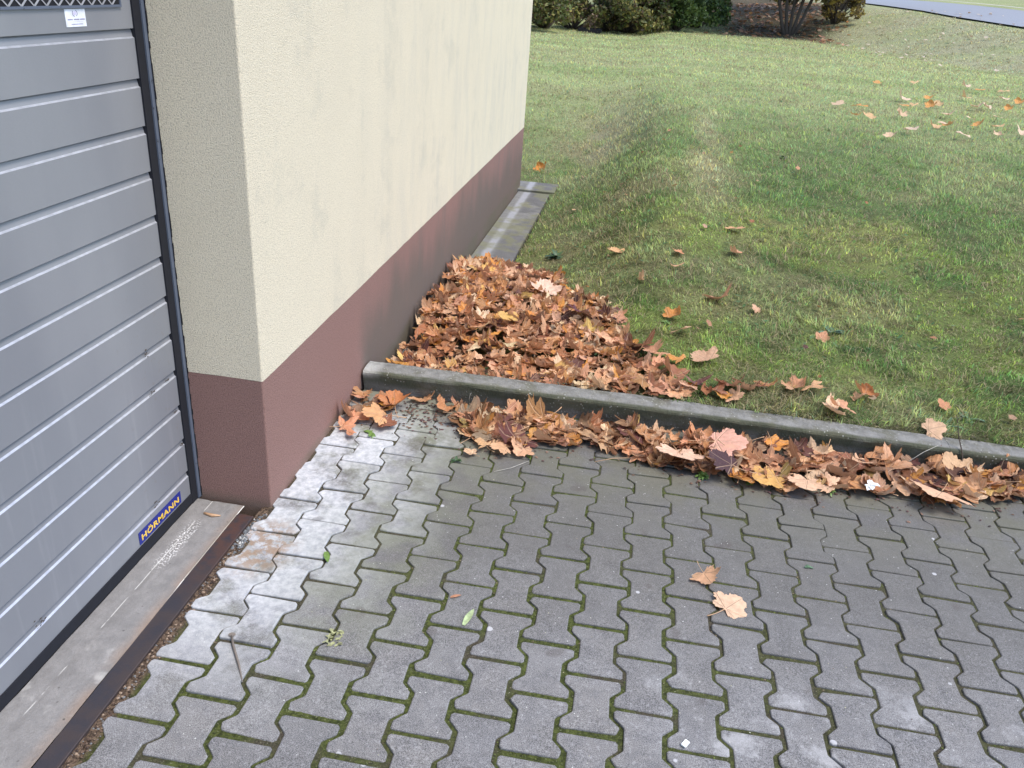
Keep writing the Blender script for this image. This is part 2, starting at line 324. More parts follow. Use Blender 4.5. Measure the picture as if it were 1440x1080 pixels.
# ---------------------------------------------------------------- paving
X0,Y0,PP,AA=-.00416,.16113,.13919,.0145
def paver_ring(j,inset):
    e=PP/2+AA-j/2-inset; w_=PP/2-AA-j/2-inset; L=.1-j*.58-inset; s=inset*.4
    half=[(e-.006,-L),(e,-L+.006),(e,-.066+s),(e-.004,-.061+s),(w_+.003,-.039+s*.2),(w_,-.034),(w_,.034),(w_+.003,.039-s*.2),(e-.004,.061-s),(e,.066-s),(e,L-.006),(e-.006,L)]
    return half+[(-x,-y) for x,y in half]
V=[];F=[];Cc=[];YE=.968
for c in range(0,38):
    for k in range(-36,9):
        if (c+k)%2==0: continue   # joint lines of column c at Y0+.1k with c+k odd
        cx=X0+PP*(c+.5); cy=Y0+.1*k+.1
        if cy-.1>YE-.03: continue
        near=max(max(0,min(1,(cx-.15)/.4)),max(0,min(1,(-.45-cy)/.3)))*max(.35,min(1,(.6-cy)/.8))*(1-.3*max(0,min(1,(cx-1.2)/.6))); j=.0042+.0088*near*(1-.35*max(0,min(1,(cy+.5)/.6)))+random.uniform(-.001,.001)
        dz=random.gauss(0,.0015); tx=random.gauss(0,.007); ty=random.gauss(0,.007); rz=random.gauss(0,.006); ox=random.gauss(0,.0009); oy=random.gauss(0,.0009)
        n=len(V); rings=[(0,-.045),(0,-.0035),(.0012,-.0012),(.0038,0)]; r1,r2=random.random(),random.random()
        jt=[(random.gauss(0,.0006),random.gauss(0,.0006)) for _ in range(24)]
        for q in ((0,1),(10,11),(12,13),(22,23)):
            if random.random()<.16:
                h=random.uniform(.15,.75)
                for t_ in q: jt[t_]=(-h*.012*(1 if t_<12 else -1),-h*.010*(-1 if t_ in(0,1,22,23) else 1))
        for ins,z in rings:
            for vi,(x,y) in enumerate(paver_ring(j,ins)):
                x+=jt[vi][0]; y+=jt[vi][1]
                X=cx+ox+x-y*rz; Y=min(cy+oy+y+x*rz,YE); V.append((X,Y,z+dz+tx*x+ty*y)); Cc.append((r1,r2,0))
        m=24
        for r in range(3):
            for i in range(m):
                i2=(i+1)%m; F.append((n+r*m+i,n+r*m+i2,n+(r+1)*m+i2,n+(r+1)*m+i))
        F.append(tuple(n+3*m+i for i in range(m)))
o=mesh_np('pavement',V,F,MT['pave'],cols=np.array(Cc)); tag(o,kind='structure')
# moss and grit filling the joints
gx=np.arange(-.034,3.1,.0055); gy=np.arange(-1.5,.976,.0055); XX,YY=np.meshgrid(gx,gy,indexing='ij')
ZZ=-.0068+.006*fbm(XX*60,YY*60,5,3)+.009*(fbm(XX*7,YY*7,8,3)-.5)+.004*(vnoise(XX*180,YY*180,2)-.5)
ZZ=np.where(XX<-.002,-.013+.012*fbm(XX*90,YY*90,6,3),ZZ); ZZ=np.minimum(ZZ,-.006+.0015*vnoise(XX*120,YY*120,3))
def grid(name,XX,YY,ZZ,mat,cols=None,smooth=True):
    a,b=XX.shape; idx=np.arange(a*b).reshape(a,b)
    Fq=np.stack([idx[:-1,:-1],idx[1:,:-1],idx[1:,1:],idx[:-1,1:]],-1).reshape(-1,4)
    return mesh_np(name,np.stack([XX,YY,ZZ],-1).reshape(-1,3),Fq,mat,smooth=smooth,cols=cols)
tag(grid('joint_moss',XX,YY,ZZ,MT['moss'],smooth=False),kind='stuff',label='green moss and grit filling the joints of the grey interlocking paving',cat='moss')
gx=np.array([-.034,1.5,3.1,8]); gy=np.array([-9,-5,-1.5]); XX,YY=np.meshgrid(gx,gy,indexing='ij'); g1=grid('ground_under_paving',XX,YY,XX*0-.012,MT['moss']); tag(g1,kind='structure')
gx=np.array([3.1,5.5,8]); gy=np.array([-1.5,0,.976]); XX,YY=np.meshgrid(gx,gy,indexing='ij'); g1=grid('ground_under_paving',XX,YY,XX*0-.012,MT['moss']); tag(g1,kind='structure')
# ---------------------------------------------------------------- kerb
prof=[(.984,-.06),(.981,0),(.975,.03),(.968,.06),(.963,.080),(.965,.089),(.972,.096),(.982,.0995),(1.0,.101),(1.03,.101),(1.06,.100),(1.073,.097),(1.078,.088),(1.078,-.12)]
def wob(t,j): return (.007*(float(fbm(t*9,j*.5,4,4))-.5),.008*(float(fbm(t*10,j*.35,11,4))-.5)+.004*math.sin(t*1.7))
MBk=MB()
for (a,b) in ((.012,2.55),(2.5515,5.02),(5.0215,8)):
    v,f=extr(prof,a,b,110,'x',wob); n=len(MBk.v); MBk.v+=v; MBk.f+=[tuple(n+i for i in q) for q in f]
    m=len(prof); MBk.f.append(tuple(n+i for i in range(m))[::-1]); MBk.f.append(tuple(n+110*m+i for i in range(m)))
o=MBk.build('kerb',MT['kerb'],smooth=False); tag(o,kind='structure')
# ---------------------------------------------------------------- path slabs beside the wall
b=MB()
for i,(a,c) in enumerate(((1.09,2.0),(2.006,3.0),(3.006,4.05),(4.056,5.1),(5.106,5.62))):
    b.box(.012,.318,a,c,-.14,-.083+random.uniform(-.002,.002))
b.box(-.25,.36,5.635,6.02,-.14,-.068)
o=b.build('path',MT['slab']); tag(o,kind='structure')
# ---------------------------------------------------------------- building
bd=bpy.data.objects.new('building',None); link(bd); bd.location=(0,0,0)
tag(bd,'cream rendered garage building with reddish brown plinth and grey sectional door','building')
PH=.488
def wallring(z0,z1,name,mat):
    m=MB()
    def arc(cx,cy,r,a0,a1,n=5): return [(cx+r*math.cos(math.radians(a0+(a1-a0)*i/n)),cy+r*math.sin(math.radians(a0+(a1-a0)*i/n))) for i in range(n+1)]
    r=.007
    # pier + long wall footprint, counter-clockwise
    fp=[(-.5,0),]+arc(-r,0+r,r,-90,0)+arc(-r,5.8-r,r,0,90)+[(-8,5.8),(-8,5.5),(-.32,5.5),(-.32,.32),(-.5,.32)]
    q=[]
    for i,(a,b_) in enumerate(fp):
        c_=fp[(i+1)%len(fp)]; L_=math.hypot(c_[0]-a,c_[1]-b_); ns=max(1,int(L_/.03)) if (a>-.3 and c_[0]>-.3 and L_>.03) or (b_<.01 and c_[1]<.01 and L_>.03) else 1
        q+=[(a+(c_[0]-a)*t/ns,b_+(c_[1]-b_)*t/ns) for t in range(ns)]
    fp=q; wz=lambda x_,y_:.0028*(float(fbm(x_*23+y_*17,y_*3,90,3))-.5)*2
    n=len(m.v); k=len(fp)
    zs=[z0+(z1-z0)*i/6 for i in range(7)]
    for z in zs: m.v+=[(x,y,z+(wz(x,y) if (z==zs[-1] and name=='plinth') or (z==zs[0] and name=='wall') else 0)) for x,y in fp]
    for s in range(6):
        for i in range(k): i2=(i+1)%k; m.f.append((n+s*k+i,n+s*k+i2,n+(s+1)*k+i2,n+(s+1)*k+i))
    m.f.append(tuple(n+i for i in range(k))[::-1]); m.f.append(tuple(n+6*k+i for i in range(k)))
    # second pier beyond the other end of the door
    m.box(-.5,-.002,-4.6,-3.0,z0,z1); m.box(-8,-.5,-4.6,-4.3,z0,z1); m.box(-8.3,-8,-4.6,5.8,z0,z1)
    return m.build(name,mat,bd)
wallring(-.3,PH,'plinth',MT['brown']); wallring(PH+.0005,3.15,'wall',MT['cream'])
MB().box(-.32,-.001,-2.999,-.001,2.31,3.149).build('wall',MT['cream'],bd)
MB().box(-8.4,.06,-4.7,5.9,3.155,3.32).build('roof',MT['roof'],bd)
# door leaf
DX=-.27; YR=-.055; YL=-2.93
P=[(DX,.043)]
z=.136
zs=[.136+.127*k for k in range(16)]
for z in zs:
    if z<1.54 or z>1.8: P+=[(DX,z-.0222),(DX-.0048,z-.0184),(DX-.0078,z-.003),(DX-.010,z),(DX-.010,z+.0012),(DX,z+.0022)]
    if z>1.54 and z<1.8: pass
P=[p for p in P if p[1]<2.26]+[(DX,2.28)]
V=[];F=[];ys=np.linspace(YL,YR,60)
m=len(P)
for y in ys:
    for (x,z) in P: V.append((x+.0012*(float(fbm(y*3,z*3,21,2))-.5),y,z))
for i in range(len(ys)-1):
    for j in range(m-1): F.append((i*m+j,(i+1)*m+j,(i+1)*m+j+1,i*m+j+1))
n=len(V); V+=[(x-.03,YR,z) for x,z in P]
for j in range(m-1): F.append(((len(ys)-1)*m+j,n+j,n+j+1,(len(ys)-1)*m+j+1))
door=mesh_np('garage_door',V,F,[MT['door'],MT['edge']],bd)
edge_j={j for j in range(m-1) if abs(P[j][0]-DX)<1e-6 and abs(P[j+1][0]-(DX-.0048))<1e-6}  # pale chamfer faces, a highlight painted along each rib
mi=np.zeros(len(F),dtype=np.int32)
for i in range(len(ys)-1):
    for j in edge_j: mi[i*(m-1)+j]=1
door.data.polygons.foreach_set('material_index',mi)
# dents and scrapes on the rib edges
def sub(mb,name,mat): return mb.build(name,mat,door)
b=MB(); b.box(DX-.03,DX+.004,YL,YR,.006,.0425); sub(b,'bottom_seal',MT['rubber'])
b=MB(); b.box(DX-.03,DX+.0045,YR+.001,-.018,.002,2.3); sub(b,'side_seal',MT['rubber'])
b=MB(); b.box(DX-.04,-.2615,-.0175,-.001,.002,2.305)
b.build('door_frame',MT['jambsteel'],bd)
b=MB(); b.box(-.295,-.232,-2.995,-2.94,.002,2.305); b.build('door_frame',MT['jambsteel'],bd)
b=MB(); b.box(-.295,-.255,-2.99,-.0175,2.262,2.306); b.build('door_frame',MT['jambsteel'],bd)
# sealant line along the reveal
v=[];fz=[]
b=MB()
for i in range(120):
    z0=.004+i*.0192; b.box(-.2625,-.2595+random.uniform(-.0012,.0022),-.0035,-.0002,z0,z0+.0191)
b.build('sealant',MT['dark'],bd)
# grille
b=MB(); b.box(DX+.0006,DX+.0025,-2.85,-.108,1.594,1.70); gr=sub(b,'vent_grille',MT['dark'])
b=MB()
for (y0,y1,z0,z1) in ((-2.856,-.102,1.588,1.594),(-2.856,-.102,1.70,1.706),(-2.856,-2.85,1.594,1.70),(-.108,-.102,1.594,1.70)): b.box(DX+.0004,DX+.005,y0,y1,z0,z1)
sub(b,'grille_frame',MT['jambsteel'])
b=MB()
for row in range(6):
    zb=1.594+row*.0175
    for i in range(65):
        y=-2.83+i*.042+(row%2)*.021
        if y+.0215>-.109: continue
        for (ya,yb,za,zb2,w2) in ((y,y+.021,zb,zb+.0175,.0042),(y,y-.021,zb,zb+.0175,.0026)):
            n=len(b.v); b.v+=[(DX+.004,ya-w2,za),(DX+.004,ya+w2,za),(DX+.0048,yb+w2,zb2),(DX+.0048,yb-w2,zb2)]; b.f.append((n,n+1,n+2,n+3))
sub(b,'grille_mesh',MT['mesh'])
# maker's plate and installer's sticker
MB().box(DX+.0002,DX+.0016,-.366,-.117,.0495,.0935).build('name_plate',MT['blue'],door)
def text(s,name,mat,size,y,z,x,off=0,sx=1.0,par=None):
    cu=bpy.data.curves.new(name,'FONT'); cu.body=s; cu.size=size; cu.offset=off; cu.extrude=.0002; cu.align_x='LEFT'; cu.resolution_u=3; cu.space_character=1.08
    to=bpy.data.objects.new(name,cu); COL.objects.link(to); bpy.context.view_layer.update()
    me=bpy.data.meshes.new_from_object(to.evaluated_get(bpy.context.evaluated_depsgraph_get())); bpy.data.objects.remove(to)
    me.materials.clear(); me.materials.append(mat); o=bpy.data.objects.new(name,me); link(o,par)
    co=np.zeros(len(me.vertices)*3,dtype=np.float32); me.vertices.foreach_get('co',co); co=co.reshape(-1,3)
    n=np.stack([x+co[:,2],y+co[:,0]*sx,z+co[:,1]],-1).astype(np.float32); me.vertices.foreach_set('co',n.ravel()); me.update(); return o,co[:,0].max()*sx
t,wd=text('H\u00d6RMANN','lettering',MT['yellow'],.0335,-.352,.0595,DX+.0019,.0009,1.0,door)
co=np.zeros(len(t.data.vertices)*3,dtype=np.float32); t.data.vertices.foreach_get('co',co); co=co.reshape(-1,3)
k=.222/(co[:,1].max()-co[:,1].min()); co[:,1]=-.353+(co[:,1]-co[:,1].min())*k; zz=co[:,2]; co[:,2]=.0585+(zz-zz.min())*(.0265/(zz.max()-zz.min())); t.data.vertices.foreach_set('co',co.ravel()); t.data.update()
MB().box(DX+.0002,DX+.001,-.331,-.254,1.5465,1.586).build('sticker',MT['white'],door)
b=MB()
def ringseg(b,cy,cz,r,w,a0,a1,n=14,x=DX+.0013):
    for i in range(n):
        t0=math.radians(a0+(a1-a0)*i/n); t1=math.radians(a0+(a1-a0)*(i+1)/n)
        q=len(b.v); b.v+=[(x,cy+math.cos(t)*rr*1.3,cz+math.sin(t)*rr) for t,rr in ((t0,r),(t1,r),(t1,r-w),(t0,r-w))]; b.f.append((q,q+1,q+2,q+3))
ringseg(b,-.294,1.5765,.0078,.0017,130,260); ringseg(b,-.294,1.5765,.0078,.0017,-60,70)
x=DX+.0013
for (ya,yb) in ((-.324,-.305),(-.301,-.281),(-.277,-.260)):
    y=ya
    while y<yb: b.quad((x,y,1.5615),(x,y+.0018,1.5615),(x,y+.0018,1.5643),(x,y,1.5643)); y+=.0024
y=-.312
while y<-.270: b.quad((x,y,1.5515),(x,y+.0015,1.5515),(x,y+.0015,1.5532),(x,y,1.5532)); y+=.0019
sub(b,'sticker_print',MT['print'])
b=MB()
ringseg(b,-.294,1.5765,.0045,.0042,0,360)
y=-.318
while y<-.266: b.quad((x,y,1.5568),(x,y+.0012,1.5568),(x,y+.0012,1.5584),(x,y,1.5584)); y+=.002
sub(b,'sticker_emblem',MT['pale'])
# scrapes on the ribs
def patch(cy,cz,r,col,n=7):
    b=MB()
    for _ in range(n):
        y=cy+random.gauss(0,r*.6); z=cz+random.gauss(0,r*.35); w2=random.uniform(.001,.004); q=len(b.v); k=7
        b.v+=[(DX+.0012,y+math.cos(i*6.283/k)*w2*random.uniform(.6,1.8),z+math.sin(i*6.283/k)*w2*random.uniform(.3,.9)) for i in range(k)]; b.f.append(tuple(range(q,q+k)))
    return b
for (cy,cz,r,c) in ((-.195,.637,.013,'s'),(-.192,.504,.013,'s'),(-.105,.505,.009,'s'),(-.085,.382,.010,'s'),(-.26,.126,.03,'s'),(-.80,.13,.02,'s'),(-.07,.25,.008,'s')):
    sub(patch(cy,cz,r,c,11),'scrape',MT['twig'])
# ---------------------------------------------------------------- concrete sill and iron rail
gx=np.linspace(-.268,-.0915,14); gy=np.arange(-3.0,-.001,.02); XX,YY=np.meshgrid(gx,gy,indexing='ij')
ZZ=.001+.003*(fbm(XX*12,YY*12,31,4)-.5)*2-.0025*(np.abs(XX+.215)<.007)
o=grid('sill',XX,YY,ZZ,MT['sill'],smooth=True); o.name='door_sill'; tag(o,kind='structure')
V,F=extr([(-.0905,-.05),(-.090,.002),(-.0885,.0042),(-.034,.0036),(-.0325,.002),(-.032,-.05)],-4.5,-.075,60,'y',lambda t,j:(.0012*math.sin(t*3),.0015*math.sin(t*2.1+1)))
V=[(x,y,z) for x,y,z in V]
n=6; F.append(tuple(60*n+i for i in range(n)))
rl=mesh_np('iron_edging',V,F,MT['rail']); tag(rl,'rusty dark iron edging bar between the concrete sill and the paving','edging bar')
b=MB(); b.box(-.093,-.0912,-.43,-.08,.000,.0034); q=b.build('mortar_line',MT['palekerb'],rl)
# ---------------------------------------------------------------- ground sheet
def axis(lo,hi,c0,c1,d0,grow=1.09):
    a=list(np.arange(c0,c1+1e-6,d0)); s=d0
    while a[-1]<hi: s*=grow; a.append(a[-1]+s)
    s=d0; 
    while a[0]>lo: s*=grow; a.insert(0,a[0]-s)
    return np.array(a)
gx=axis(-350,350,-.2,5.0,.05,1.05); gy=axis(-300,600,.8,12,.05,1.03)
gy=np.unique(np.sort(np.concatenate([gy,[1.074,1.078]]))); gx=np.unique(np.sort(np.concatenate([gx,[.333,.337]])))
XX,YY=np.meshgrid(gx,gy,indexing='ij'); ZZ=hgt(XX,YY)
dg,_=pdist(XX,YY,[(4.8,9.2),(6.2,13)])
def turf_tone(x,y):
    """0 lush .. per-channel colour of the sward at (x,y)"""
    x=np.asarray(x,float);y=np.asarray(y,float)
    n1=fbm(x*1.6,y*1.6,40,4); n2=fbm(x*2.6,y*2.6,41,4); n3=fbm(x*.45,y*1.1,42,3); n4=fbm(x*7,y*7,43,3)
    lush=np.array([.175,.285,.085]); dark=np.array([.13,.215,.068]); moss=np.array([.34,.41,.11]); straw=np.array([.50,.44,.28]); far=np.array([.53,.575,.285])
    c=lush[None]*(1-sst((n4-.45)/.2))[...,None].reshape(-1,1)+dark[None]*sst((n4-.45)/.2).reshape(-1,1)
    def mx(c,k,col): k=np.clip(np.asarray(k),0,1).reshape(-1,1); return c*(1-k)+col[None]*k
    xf,yf=x.ravel(),y.ravel()
    c=mx(c,.62*sst((n2.ravel()-.42)/.26)*sst((4.8-yf)/1.5),moss)
    c=mx(c,.55*sst((n1.ravel()-.48)/.2)*sst((9.5-yf)/3),straw*.62+moss*.38)
    # worn bank falling to the hollow behind the house corner and the bare ridge line
    for (bx,by,br_,bk) in ((2.09,3.9,.30,.8),(2.62,3.6,.35,.8),(2.9,4.0,.3,.6),(1.41,3.33,.16,.8),(2.28,1.97,.22,.7),(2.64,1.45,.2,.6),(1.1,3.26,.15,.6),(1.5,4.9,.25,.5)):
        c=mx(c,bk*np.exp(-((xf-bx)/br_)**2-((yf-by)/(br_*1.3))**2)*sst((fbm(xf*9,yf*9,49,3)-.25)/.25),np.array([.42,.45,.15]))
    c=mx(c,.5*sst((fbm(xf*11,yf*11,50,4)-.55)/.1)*sst((7-yf)/4),np.array([.15,.12,.07]))
    # bright hazy light painted into the farther lawn colour, then mown lanes
    k=sst((yf-2.5)/11); c=mx(c,.88*k,far)
    c=mx(c,.28*k*sst((fbm(xf*.25,yf*1.7,46,3)-.48)/.12),lush*1.1)
    c=mx(c,.30*k*sst((fbm(xf*.3+9,yf*1.3,47,3)-.5)/.12),straw)
    c=mx(c,.85*np.exp(-((xf-.65)/.55)**2-((yf-8.0)/2.3)**2)*sst((fbm(xf*3,yf*1.5,44,4)-.2)/.3),straw*.95)
    c=mx(c,.6*np.exp(-((xf-1.70-.05*(yf-5))/.17)**2)*sst((yf-3.2)/1.5)*sst((11-yf)/3)*sst((fbm(xf*3,yf*2,45,4)-.28)/.3),straw*1.1)
    c=mx(c,.35*np.exp(-((xf-.8)/.4)**2)*sst((yf-2.6)/1)*sst((7-yf)/2)*sst((fbm(xf*4,yf*4,51,4)-.4)/.2),straw*.8)
    db,_=pdist(xf,yf,BASE)
    c=mx(c,.8*sst((db+.1)/.6)*(pdist(xf,yf,RD)[0]<0)*sst((xf-6.3)/1.0)*(.45+.55*sst((fbm(xf*1.3,yf*1.3,48,3)-.4)/.2)),np.array([.52,.50,.33]))
    return c
def bare(x,y):
    """where litter and soil rather than grass cover the ground"""
    db,_=pdist(x,y,BASE); dr,_=pdist(x,y,RD)
    b=sst((db+.15)/.5)*sst((7.9+.9*(fbm(x*.8,y*.5,60,2)-.5)*2-x+.0*y)/1.2)*sst((4.5+.0*x-dr*-1)/1)
    b=.9*sst((x-2.4)/1.8)*sst((db+.2)/.6)*sst((7.4+.12*(y-26)-x)/1.6)*sst((-dr-.5)/2)
    return b
tc=turf_tone(XX,YY); bb=bare(XX.ravel(),YY.ravel())[:,None]
lit=np.array([.085,.055,.04])[None]*(.5+1.0*fbm(XX.ravel()*2.5,YY.ravel()*2.5,61,3))[:,None]  # litter tone darkened to carry the shade on the bank
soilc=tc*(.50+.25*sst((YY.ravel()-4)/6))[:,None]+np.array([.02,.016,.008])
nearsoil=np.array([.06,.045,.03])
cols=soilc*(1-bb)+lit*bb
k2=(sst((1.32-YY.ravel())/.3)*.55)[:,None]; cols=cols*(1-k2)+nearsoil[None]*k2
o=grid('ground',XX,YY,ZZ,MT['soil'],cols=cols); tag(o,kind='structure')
# road behind the bank and its kerb line
def strip(P,d0,d1,name,mat,lift,hz=0):
    # offset polyline by d0 / d1 to its left side (away from camera)
    pts=[];N=[]
    Q=[]
    for i in range(len(P)-1):
        L=math.hypot(P[i+1][0]-P[i][0],P[i+1][1]-P[i][1]); n=max(2,int(L/1.0))
        Q+=[(P[i][0]+(P[i+1][0]-P[i][0])*t/n,P[i][1]+(P[i+1][1]-P[i][1])*t/n) for t in range(n)]
    Q=np.array(Q); T=np.gradient(Q,axis=0)
    for _ in range(14): T=(np.roll(T,1,0)+T+np.roll(T,-1,0))/3
    T/=np.linalg.norm(T,axis=1)[:,None]; Nn=np.stack([-T[:,1],T[:,0]],-1)
    rows=[Q+Nn*d for d in np.linspace(d0,d1,8)]
    XX=np.stack([r[:,0] for r in rows]);YY=np.stack([r[:,1] for r in rows]); XX,YY=XX[:,8:-8],YY[:,8:-8]
    o=grid(name,XX,YY,hgt(XX,YY)+lift,mat); return o
RDr=RD
tag(strip(RDr,.15,3.5,'road',MT['asphalt'],.05),kind='structure')
tag(strip(RDr,3.52,3.66,'kerb',MT['palekerb'],.12),kind='structure')
tag(strip(RDr,8.5,10.5,'path',MT['asphalt'],.05),kind='structure')
# ---------------------------------------------------------------- grass
def pnear(n,d0,d1,half):
    """world positions spread over the wedge the photograph looks along, denser near"""
    a=rng.uniform(-half,half,n); u=rng.random(n); e=.32
    d=(d0**e+(d1**e-d0**e)*u)**(1/e); az=yaw-.0+a
    return CAM.x-np.sin(az)*d, CAM.y+np.cos(az)*d, d
NB=850000
x,y,d=pnear(NB,2.9,36,.82)
db,_=pdist(x,y,BASE); dr,_=pdist(x,y,RD)
ok=(y>1.060+.03*rng.random(len(x))+.05*(fbm(x*3,y*0,77,3)-.5))&((x>.325+.04*(fbm(x*5,y*5,70,2)-.4))|(y>6.0))&((x>-.2)|(y>6.0))&(dr<0)
ok&=~((x<.02)&(y<5.85))
ok&=(bare(x,y)<rng.random(len(x))*.9+.08)
ok&=~((y<6.05)&(y>5.6)&(x<.36))
HPq=[(0.0,1.0),(1.36,1.0),(1.40,1.2),(1.14,1.42),(1.12,1.75),(1.05,2.05),(.95,2.28),(.74,2.5),(.64,2.9),(.40,3.1),(.2,3.3),(.0,3.2)]
inh=np.zeros(len(x),bool); j=len(HPq)-1
for i in range(len(HPq)):
    (xi,yi),(xj,yj)=HPq[i],HPq[j]
    cr=((yi>y)!=(yj>y))&(x<(xj-xi)*(y-yi)/((yj-yi) if yj!=yi else 1e-9)+xi); inh^=cr; j=i
ok&=~inh
x,y,d=x[ok],y[ok],d[ok]
thin=.6*fbm(x*3.3,y*3.3,71,3)+.4*fbm(x*14,y*14,75,2); ok=thin>rng.random(len(x))*.36+.16; x,y,d=x[ok],y[ok],d[ok]
n=len(x); z=np.where(y<1.082,.098,hgt(x,y))
tone=turf_tone(x,y)
clump=fbm(x*6,y*6,72,3); L=(.020+.018*sst((clump-.3)/.35))*rng.uniform(.6,1.5,n)*(.6+.8*fbm(x*24,y*24,79,2))*(1+.05*np.clip(d-4,0,12))
mossy=sst((fbm(x*2.6,y*2.6,41,4)-.5)/.14)*sst((4.8-y)/1.5); L*=1-.25*mossy
W=.0016*(1+.16*np.clip(d-3.2,0,24))*rng.uniform(.7,1.4,n)
dirn=fbm(x*1.5,y*1.5,73,2)*9+rng.normal(0,1.1,n); lean=np.clip(rng.normal(.8,.35,n)+.35*sst((y-5)/8),.05,1.45)
st=(rng.random(n)<(.15+.22*sst((fbm(x*4,y*4,74,3)-.45)/.2)))[:,None]; lean=np.where(st[:,0],rng.uniform(1.0,1.45,n),lean); L=np.where(st[:,0],L*1.35,L); dirn=np.where(st[:,0],rng.uniform(0,6.28,n),dirn)
dx,dy=np.cos(dirn),np.sin(dirn); px,py=-dy,dx
s1,c1=np.sin(lean*.6),np.cos(lean*.6); s2,c2=np.sin(lean*1.15),np.cos(lean*1.15)
B=np.stack([x,y,z-.002],-1); D=np.stack([dx,dy,0*dx],-1); Pv=np.stack([px,py,0*px],-1); Zv=np.array([0,0,1.])
tw=rng.uniform(-.5,.5,n)[:,None]; Pw=Pv+D*tw; Wc=W[:,None]; Lc=L[:,None]
mid=B+(D*s1[:,None]+Zv*c1[:,None])*Lc*.5; tip=mid+(D*s2[:,None]+Zv*np.maximum(c2,-.1)[:,None])*Lc*.5
Vg=np.stack([B-Pw*Wc,B+Pw*Wc,mid+Pw*Wc*.8,mid-Pw*Wc*.8,tip],1).reshape(-1,3)
i0=(np.arange(n)*5)[:,None]
T3=np.concatenate([i0+np.array([[0,1,2]]),i0+np.array([[0,2,3]]),i0+np.array([[3,2,4]])],0)
br=rng.uniform(.6,1.75,(n,1)); cl2=fbm(x*24,y*24,79,2); fa=np.clip(1-(d-5)/9,.15,1); cb=tone*(1+(br-1)*(.45+.55*fa[:,None]))*(1+fa*(-.38+.85*sst((cl2-.25)/.5)))[:,None]
cb=np.where(st,np.array([[.38,.32,.19]])*rng.uniform(.6,1.35,(n,1)),cb)
yl=(rng.random(n)<.10)[:,None]; cb=np.where(yl&~st,cb*np.array([[1.5,1.35,.9]]),cb)
bl=(rng.random(n)<.15)[:,None]; cb=np.where(bl&~st,cb*np.array([[.7,.95,1.1]]),cb)
cv=np.stack([cb,cb,cb,cb,cb],1).reshape(-1,3)
o=mesh_np('grass',Vg,T3,MT['blade'],cols=cv); tag(o,'short mossy mown grass covering the bank and the lawn',None,None,'stuff')
print('blades',n)

# clover, daisy and plantain leaves mixed into the turf
m=9000; x,y,d=pnear(m,3.2,13,.75); ok=(y>1.12)&(x>.40)&(fbm(x*1.9,y*1.9,76,3)>.50+.12*rng.random(m)); x,y,d=x[ok],y[ok],d[ok]; m=len(x)
z=hgt(x,y)+rng.uniform(.008,.03,m); az=rng.uniform(0,6.28,m); Ll=rng.uniform(.008,.022,m)*(1+.06*np.clip(d-4,0,10)); Wl=Ll*rng.uniform(.3,.5,m); tl=rng.uniform(-.1,.6,m)
ux=np.stack([np.cos(az)*np.cos(tl),np.sin(az)*np.cos(tl),np.sin(tl)],-1); vx=np.stack([-np.sin(az),np.cos(az),rng.uniform(-.3,.3,m)],-1); B=np.stack([x,y,z],-1)
Vb=np.stack([B-ux*Ll[:,None],B+vx*Wl[:,None],B+ux*Ll[:,None],B-vx*Wl[:,None]],1).reshape(-1,3)
cb=np.array([[.10,.20,.085],[.13,.22,.06],[.16,.24,.11]])[rng.integers(0,3,m)]*rng.uniform(.7,1.3,(m,1))
o=mesh_np('ground_cover',Vb,(np.arange(m)*4)[:,None]+np.array([[0,1,2,3]]),MT['blade'],cols=np.repeat(cb,4,0)); tag(o,'small broad clover and daisy leaves mixed through the mossy turf',None,None,'stuff')
# ---------------------------------------------------------------- maple leaves
HALF=[(0,0),(.06,-.05),(.17,-.11),(.29,-.19),(.34,-.13),(.43,-.13),(.56,-.09),(.515,.0),(.53,.07),(.49,.115),(.56,.14),(.68,.12),(.69,.20),(.78,.25),(.87,.35),(.745,.385),(.72,.49),(.615,.475),(.50,.485),(.42,.46),(.39,.54),(.37,.61),(.42,.70),(.31,.735),(.27,.83),(.16,.87),(0,1.04)]
def outline(sub):
    H=[HALF[0]]+[p for p in HALF[1:]]
    pts=H+[(-x,y) for x,y in H[1:-1][::-1]]
    out=[]
    for i in range(len(pts)):
        a=pts[i];b=pts[(i+1)%len(pts)]
        for s in range(sub): t=s/sub; out.append((a[0]+(b[0]-a[0])*t,a[1]+(b[1]-a[1])*t))
    out=np.array(out); sm=(np.roll(out,1,0)+out+np.roll(out,-1,0))/3; sm=(np.roll(sm,2,0)+np.roll(sm,1,0)+sm+np.roll(sm,-1,0)+np.roll(sm,-2,0))/5; w_=.45 if sub>1 else .15; out=out*(1-w_)+sm*w_; r_=np.hypot(out[:,0],out[:,1]-.17); ex=np.where(r_>.66,1-.28*(r_-.66)/r_,1.0)[:,None]; return np.array([0,.17])+(out-np.array([0,.17]))*ex
def bend(P,ang,kap,off=0.0):
    """roll the sheet about an axis lying in its plane"""
    c,s=math.cos(ang),math.sin(ang); u=P[:,0]*c+P[:,1]*s-off; v=-P[:,0]*s+P[:,1]*c; z=P[:,2]
    th=u*kap; k=np.where(abs(kap)<1e-4,1e-4,kap)
    r=1/k-z; nu=np.sin(th)*r; nz=1/k-np.cos(th)*r
    nu=nu+off; return np.stack([nu*c-v*s,nu*s+v*c,nz],-1)
def fold(P,amt,soft=.06):
    a=np.abs(P[:,0]); h=np.sqrt(a*a+soft*soft)-soft; q=P.copy(); q[:,0]=P[:,0]*math.cos(amt); q[:,2]+=h*math.sin(amt); return q
